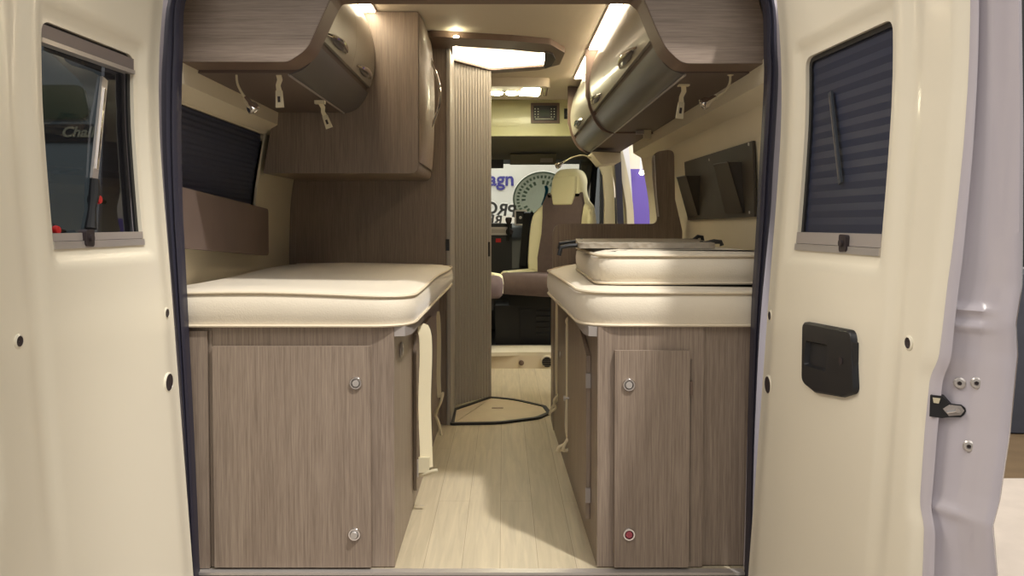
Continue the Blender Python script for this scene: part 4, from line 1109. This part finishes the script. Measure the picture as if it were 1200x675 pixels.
# cab door (passenger): inner trim with window
t = thing('cab_door', 'dark inner trim of the passenger cab door beyond the seat', 'door', (.79, 6.3, .2))
outer = [(6.0, .15), (6.95, .15), (6.95, .95), (6.6, 1.5), (6.0, 1.53)]; hole = rpoly([(6.08, .98), (6.85, .96), (6.55, 1.44), (6.08, 1.46)], .04)
mb = sheet(outer, [hole], lambda u, v, d: (.775-d, u, v), thick=.04); obj('trim_panel', mb, M['grille'], t, bevel=.0)
mb = MB(); mb.poly([(.77, u, v) for u, v in hole]); obj('window_glass', mb, M['glass'], t)
mb = MB(); mb.prism(rpoly([(6.5, .98), (6.8, .98), (6.8, 1.2), (6.5, 1.2)], .04), 'X', .90, .96); obj('wing_mirror', mb, M['black'], t, bevel=.02)
# pillar trims and seal at the sliding doorway
def slab(pl_, y0, y1, nm, m, kind='structure', bev=.004):
    b = MB(); b.hexa([W(px, py, y0) for px, py in pl_], [W(px, py, y0)+Vector((0, y1-y0, 0)) for px, py in pl_]); return obj(nm, b, m, kind=kind, bevel=bev)
slab([(708, 300), (722, 300), (720, 230), (717, 190), (690, 183), (700, 188), (707, 205), (709, 235)], 5.60, 5.66, 'pillar', M['liner'])
t = thing('doorway_seal', 'dark rubber seal along the front edge of the side doorway', 'seal', tuple(W(728, 300, 5.5)))
b = MB(); a0 = [W(px, py, 5.5) for px, py in ((722, 330), (731.5, 330), (731, 262), (729, 215), (727.5, 178), (720, 178), (722, 215), (723.5, 262))]
b.hexa(a0, [v+Vector((0, .05, 0)) for v in a0]); obj('seal_strip', b, M['seal'], t, bevel=.008)

# dashboard
t = thing('dashboard', 'black dashboard with air vent and silver trim under the windscreen', 'dashboard', (XC, 6.8, .1))
mb = MB(); mb.prism(rpoly([(6.45, .11), (6.42, .62), (6.50, .86), (6.62, .965), (7.25, .99), (7.3, .11)], [.02, .06, .08, .08, .02, 0]), 'X', -.93, .725); obj('body', mb, M['black'], t, smooth=40)
def dbox(px0, py0, px1, py1, Y, d, nm, m, par, bev=.004):
    a, c = W(px0, py0, Y), W(px1, py1, Y); b = MB(); b.box(a.x, c.x, Y, Y+d, c.z, a.z); return obj(nm, b, m, par, bevel=bev)
st = dbox(560, 262, 600, 330, 6.34, .14, 'centre_stack', M['grille'], t, .015)
dbox(574, 266, 596, 275.5, 6.325, .02, 'silver_trim', M['satin'], st, .006)
dbox(576, 268.5, 592, 273, 6.318, .01, 'trim_slot', M['alu'], st, .002)
b = MB(); c = W(597, 271.5, 6.33); b.lathe(c, (0, -1, 0), [(.03, 0), (.03, .02), (.022, .03), (.001, .03)], 20); obj('dial', b, M['hole'], st)
dbox(581, 279.5, 587, 284, 6.33, .02, 'hazard_button', M['red'], st, .003)
fr_ = W(610, 255, 6.42); a, c = W(603, 246, 6.42), W(617.5, 264, 6.42)
ob = rpoly([(a.x, c.z), (c.x, c.z), (c.x, a.z), (a.x, a.z)], .012)
vt = obj('air_vent', sheet(ob, [inset(ob, .012)], lambda u, v, d: (u, 6.41+d, v), thick=.05), M['satin'], t)
b = MB(); b.poly([(u, 6.44, v) for u, v in inset(ob, .010)]); obj('vent_core', b, M['grille'], vt)
b = MB(); c = W(610, 255, 6.40); b.lathe(c+Vector((0, .03, 0)), (0, -1, 0), [(.012, 0), (.012, .01), (.001, .012)], 14); obj('vent_knob', b, M['satin'], vt)
t = thing('gear_lever', 'black gear knob showing above the dashboard beside the roller door', 'lever', tuple(W(596, 275, 6.25)))
b = MB(); c = W(596, 258, 6.25); b.lathe(c+Vector((0, 0, -.03)), (0, 0, 1), [(.012, 0), (.022, .015), (.027, .035), (.022, .05), (.001, .056)], 16); obj('knob', b, M['hole'], t)
b = MB(); b.tube([c-Vector((0, 0, .02)), c-Vector((0, -.04, .16))], .009, 8); obj('stick', b, M['black'], t)
# black seat bases etc.
t = thing('seat_base', 'black ribbed seat base below the turned cream and brown seat', 'base', (.3, 5.85, .1))
mb = MB(); mb.box(-.06, .62, 5.78, 6.2, .1, .385); obj('box', mb, M['black'], t, bevel=.02)
mb = MB()
for k in range(5): 
    z = .17+k*.04; mb.box(.24, .60, 5.768, 5.782, z, z+.016)
obj('ribbed_vent', mb, M['grille'], t, bevel=.002)
mb = MB(); mb.box(.12, .2, 5.77, 5.79, .12, .36); obj('side_cover', mb, M['grille'], t, bevel=.006)

def make_seat():
    t = thing('captain_chair', 'cream and brown cab seat turned toward the aisle, before the windscreen', 'seat', (0, 0, 0))
    # local: faces -Y, base at z 0 (cushion underside)
    cw, cd_, = .26, .50
    ol = rpoly([(-cw, -cd_), (cw, -cd_), (cw, .04), (-cw, .04)], [.09, .09, .05, .05], 6)
    mb = MB(); padded(mb, ol, lambda u, v, d: (u, v, d+.02*sstep(-.3, -.5, v)*(1 if d > .05 else 0)), [(.02, 0), (.0, .02), (-.008, .07), (0, .115), (.02, .135), (.05, .14)]); c = obj('seat_cushion', mb, M['seatb'], t, smooth=60)
    for s in (-1, 1):
        o_ = rpoly([(s*(cw-.075), -cd_+.05), (s*(cw+.008), -cd_+.06), (s*(cw+.008), .04), (s*(cw-.075), .04)], .02, 3)
        mb = MB(); padded(mb, o_, lambda u, v, d: (u, v, d), [(.0, .03), (-.004, .1), (.004, .15), (.02, .165)]); obj('cushion_bolster', mb, M['seatc'], c, smooth=60)
    mb = MB(); mb.tube([(x*.95, y*.98-.01, .128) for x, y in inset(ol, .012)], .006, 6, closed=True); obj('piping', mb, M['seatc'], c)
    # backrest outline in (x, z), leaning back
    half = [(.19, .0), (.25, .06), (.265, .25), (.26, .42), (.225, .52), (.165, .585), (.135, .66), (.13, .74), (.10, .80), (.05, .825)]
    ol = [(x, z) for x, z in half]+[(-x, z) for x, z in reversed(half)]
    V = cr([Vector((x, 0, z)) for x, z in ol]+[Vector((ol[0][0], 0, ol[0][1]))], 3)[:-1]; ol = [(v.x, v.z) for v in V]
    lean = .16
    def fb(u, v, d):
        wing = .05*sstep(.185, .25, abs(u))*(1-sstep(.5, .6, v))
        return (u, v*lean - d - wing, .10+v)
    mb = MB(); padded(mb, ol, lambda u, v, d: fb(u, v, d), [(.03, -.06), (.005, -.05), (0, 0), (.004, .045), (.02, .062), (.045, .066), (.065, .067), (.085, .067)]); bk = obj('backrest', mb, M['seatc'], t, smooth=60)
    ins = [(-.165, .0), (.165, .0), (.18, .15), (.165, .33), (.168, .46), (.175, .56), (.14, .66), (.115, .60), (.09, .53), (-.09, .53), (-.115, .60), (-.14, .66), (-.175, .56), (-.168, .46), (-.165, .33), (-.18, .15)]
    mb = MB(); padded(mb, rpoly(ins, .015, 3), lambda u, v, d: (u, v*lean-d-.02*sstep(.12, .19, abs(u)), .10+v), [(0, .04), (.002, .068), (.012, .076)]); obj('backrest_insert', mb, M['seatb'], bk, smooth=60)
    mb = MB(); padded(mb, rpoly([(-.085, .545), (.085, .545), (.105, .62), (.10, .77), (-.10, .77), (-.105, .62)], .02, 4), lambda u, v, d: (u, v*lean-d, .10+v), [(0, .05), (.003, .08), (.010, .09), (.016, .093)]); obj('head_pad', mb, M['seatc'], bk, smooth=60)
    mb = MB(); mb.prism(rpoly([(.0, .14), (.075, .14), (.12, .60), (.05, .60)], .03), 'X', .275, .325)
    mb2 = MB(); mb2.prism(rpoly([(.0, .16), (.07, .16), (.13, .60), (.065, .60)], .03), 'X', -.385, -.325); obj('armrest', mb2, M['black'], t, bevel=.012)
    mb.bm.free()
    mb = MB(); mb.box(-.2, .2, -.42, .0, -.085, -.002); obj('seat_frame', mb, M['black'], t, bevel=.02)
    return t
seat = make_seat()
seat.location = (.44, 5.98, .475); seat.rotation_euler = (0, 0, -math.radians(34))
s2 = copy_tree(seat); s2.location = (-.40, 5.75, .475); s2.rotation_euler = (0, 0, math.radians(20)); s2['label'] = 'second cab seat, only its cream edge showing past the roller door'

# ------------------------------------------------------------------ exhibition hall
mb = MB(); mb.box(-9, 12, -6, 4.95, GROUND-.03, GROUND); struct('ground', mb, M['carpetl'])
mb = MB(); mb.box(-9, 12, 4.95, 14, GROUND-.03, GROUND+.0); struct('carpet_floor', mb, M['carpetb'])
mb = MB(); mb.box(-4, 2.35, 11.2, 11.3, GROUND, 4.2); struct('display_wall', mb, M['hallw'])
c = W(585, 212, 11.18); bm = text_bm('agn', .27, lambda x, y, z: (c.x+x+.03, 11.185-z, c.z+y+.02), bold=.006)
tag(obj('wall_lettering', bm, M['blue'], smooth=0), 'blue letters agn on the white display wall beyond the windscreen', 'lettering')
mb = MB(); mb.box(W(738, 200, 9).x-.05, 4.5, 9.0, 9.1, GROUND, W(740, 198, 9).z); struct('purple_wall', mb, M['purple'])
mb = MB(); mb.box(1.2, 4.5, 9.12, 9.2, GROUND, 4.2); struct('display_wall', mb, M['liner'])
mb = MB(); a0 = [W(px, py, 7.2) for px, py in ((731, 466), (743.5, 466), (742.5, 255), (739, 200), (736, 160), (727, 160), (729, 200), (731, 255))]
mb.hexa(a0, [v+Vector((0, .1, 0)) for v in a0]); tag(obj('display_board', mb, M['paint'], bevel=.006), 'tall white board seen past the dark doorway seal', 'board')
t = thing('spotlight', 'small round lit spotlight above the purple wall', 'light', tuple(W(752, 203, 8.8)))
c = W(752, 202.5, 8.8); mb = MB(); mb.lathe(c, (0, -1, -.3), [(.02, -.06), (.03, -.02), (.03, 0), (.027, .001), (.001, .002)], 20); obj('housing', mb, M['paint'], t)
mb = MB(); mb.lathe(c+Vector((0, -.003, -.001)), (0, -1, -.3), [(.026, 0), (.001, .006)], 20); obj('bulb', mb, M['bulb'], t)
mb = MB(); mb.tube([c+Vector((0, .06, .02)), c+Vector((0, .06, .5))], .012, 8); obj('rod', mb, M['paint'], t)
c = W(741, 268, 8.5); mb = MB(); mb.lathe((c.x, 8.5, GROUND), (0, 0, 1), [(.2, 0), (.2, .02), (.16, .05), (.15, c.z-GROUND-.12), (.17, c.z-GROUND-.06), (.12, c.z-GROUND), (.001, c.z-GROUND+.02)], 28)
tag(obj('display_stand', mb, M['black']), 'black round topped stand in front of the purple wall', 'stand')
# dark vehicle side seen through the left door window
t = thing('dark_display_van', 'dark parked van side seen through the tinted door window', 'vehicle', (-3.6, 5.5, GROUND))
def hp(px, py): return W(px, py, 5.6)
mb = MB(); o_ = rpoly([(-5.0, GROUND+.15), (-2.86, GROUND+.15), (-2.86, 1.3), (-2.93, 1.95), (-3.2, 2.2), (-5.0, 2.3)], [.1, .1, .2, .3, .2, .1]); mb.prism(o_, 'Y', 5.6, 7.5); obj('body', mb, M['vanb'], t, bevel=.03)
a, b_ = hp(62, 149), hp(110, 163)
mb = MB(); mb.box(a.x-.1, b_.x, 5.585, 5.605, b_.z-.02, a.z+.02); bd = obj('name_band', mb, M['black'], t)
c = hp(92, 155.5); bm = text_bm('Chall', .10, lambda x, y, z: (c.x+x*1.1, 5.582-z, c.z+y), shear=.3, bold=.003); obj('lettering', bm, M['cabgrey'], bd, smooth=0)
a, b_ = hp(40, 100), hp(108, 140)
mb = MB(); mb.prism(rpoly([(a.x, b_.z), (b_.x, b_.z), (b_.x-.05, a.z), (a.x, a.z)], .08), 'Y', 5.58, 5.61); obj('side_window', mb, M['screen'], t)
mb = MB(); mb.disc((-3.2, 5.55, GROUND+.35), (0, 1, 0), .34, .2, 32); mb.disc((-4.6, 5.55, GROUND+.35), (0, 1, 0), .34, .2, 32)
w1 = MB(); w1.disc((-3.2, 5.55, GROUND+.35), (0, 1, 0), .34, .2, 32); obj('wheel', w1, M['black'], t); mb.bm.free()
rr = []
for z in (GROUND, 1.5, 3.6):
    rr.append([(-4.6+2.2*i/60, 8.0+.05*math.sin(i*.9), z) for i in range(61)])
mb = MB(); mb.loft(rr, closed=False); bmesh.ops.solidify(mb.bm, geom=mb.bm.faces[:], thickness=.02)
tag(obj('dark_backdrop', mb, M['black'], smooth=80), 'added black pleated curtain behind the dark parked van', 'backdrop')  # made-up dark sheet standing in for the dark body side behind the glass
# counter with charcoal cloth beyond the right-hand door
t = thing('display_counter', 'counter under a charcoal cloth just past the door with the pull handle', 'counter', (4.5, 6.2, GROUND))
mb = MB(); x0 = W(1172, 400, 6.0).x
rings = []
for z, k in ((W(1180, 507, 6.0).z, 1), (.2, .6), (.55, .2), (.6, 0)):
    rings.append([(x0+.02*k*math.sin(i*1.7)+ (1.4 if i > 11 else i/11*1.4), 6.0+.02*k*math.cos(i*2.1)+(0 if i < 12 else .7), z) for i in range(12)]+[(x0+1.4, 6.7, z), (x0, 6.7, z)])
mb.loft(rings); obj('cloth', mb, M['cloth'], t, smooth=60)
mb = MB(); mb.box(x0+.05, x0+1.35, 6.04, 6.66, GROUND, .2); obj('frame', mb, M['black'], t)
t = thing('display_screen', 'tall black screen standing behind the charcoal covered counter', 'screen', (4.8, 7, GROUND))
mb = MB(); mb.box(W(1180, 100, 7).x, W(1180, 100, 7).x+1.2, 7.0, 7.1, .6, 3.4); obj('panel', mb, M['black'], t, bevel=.01)
mb = MB(); mb.box(W(1180, 100, 7).x+.4, W(1180, 100, 7).x+.8, 7.0, 7.1, GROUND, .6); obj('post', mb, M['black'], t, bevel=.01)

# ------------------------------------------------------------------ light
def area(name, loc, target, size, power, col=(1, .93, .82), sy=None, spread=None):
    l = bpy.data.lights.new(name, 'AREA'); l.energy = power; l.color = col; l.size = size
    if sy: l.shape = 'RECTANGLE'; l.size_y = sy
    if spread: l.spread = spread
    o = bpy.data.objects.new(name, l); C.objects.link(o); o.location = loc
    o.rotation_euler = (Vector(target)-Vector(loc)).to_track_quat('-Z', 'Y').to_euler(); return o
area('hall_ceiling_light', (0, -1.5, 5.2), (0, 1.6, .6), 5, 150, (1, .965, .92), 4)
sp = bpy.data.lights.new('hall_spot', 'SPOT'); sp.energy = 1150; sp.color = (1, .97, .93); sp.spot_size = math.radians(30); sp.spot_blend = .7; sp.shadow_soft_size = .12
so_ = bpy.data.objects.new('hall_spot', sp); C.objects.link(so_); so_.location = (1.65, .45, 5.0)
so_.rotation_euler = (Vector((-.15, 2.5, .4))-Vector(so_.location)).to_track_quat('-Z', 'Y').to_euler()
area('hall_front_light', (0, 9.6, 4.5), (0, 11, 1.2), 3, 260, (1, .97, .92))
area('purple_wall_light', (2.2, 8.2, 3.0), (2.0, 9.0, 1.0), 1, 28, (1, .97, .95))
area('side_hall_light', (4.5, 4, 4.8), (3.2, 6, 0), 3, 160, (1, .93, .82))
area('left_hall_light', (-4, 3, 4.8), (-3.5, 6, .6), 3, 420, (1, .93, .85))
area('seat_fill_light', (2.9, 5.0, 2.7), (.4, 5.9, .9), .8, 55, (1, .97, .90))  # added fill that brightens the cab seat through the side doorway
# the van's own lamps are the lit strips, lenses and bulbs built above

wd = bpy.data.worlds.new('hall'); bpy.context.scene.world = wd; wd.use_nodes = True
bg = wd.node_tree.nodes['Background']; bg.inputs[0].default_value = (1, .955, .91, 1); bg.inputs[1].default_value = .36

# ------------------------------------------------------------------ camera
cam = bpy.data.cameras.new('camera'); co = bpy.data.objects.new('camera', cam); C.objects.link(co)
cam.sensor_width = 36; cam.lens = FOC/1200*36; cam.shift_x = (600-PX)/1200; cam.shift_y = -(337.5-PY)/1200
co.location = (0, 0, CZ); co.rotation_euler = (PI/2-PITCH, 0, 0); cam.clip_start = .05
sc = bpy.context.scene; sc.camera = co
sc.view_settings.view_transform = 'Standard'; sc.view_settings.look = 'None'; sc.view_settings.gamma = 1; sc.view_settings.exposure = 0
sc.view_settings.use_curve_mapping = False
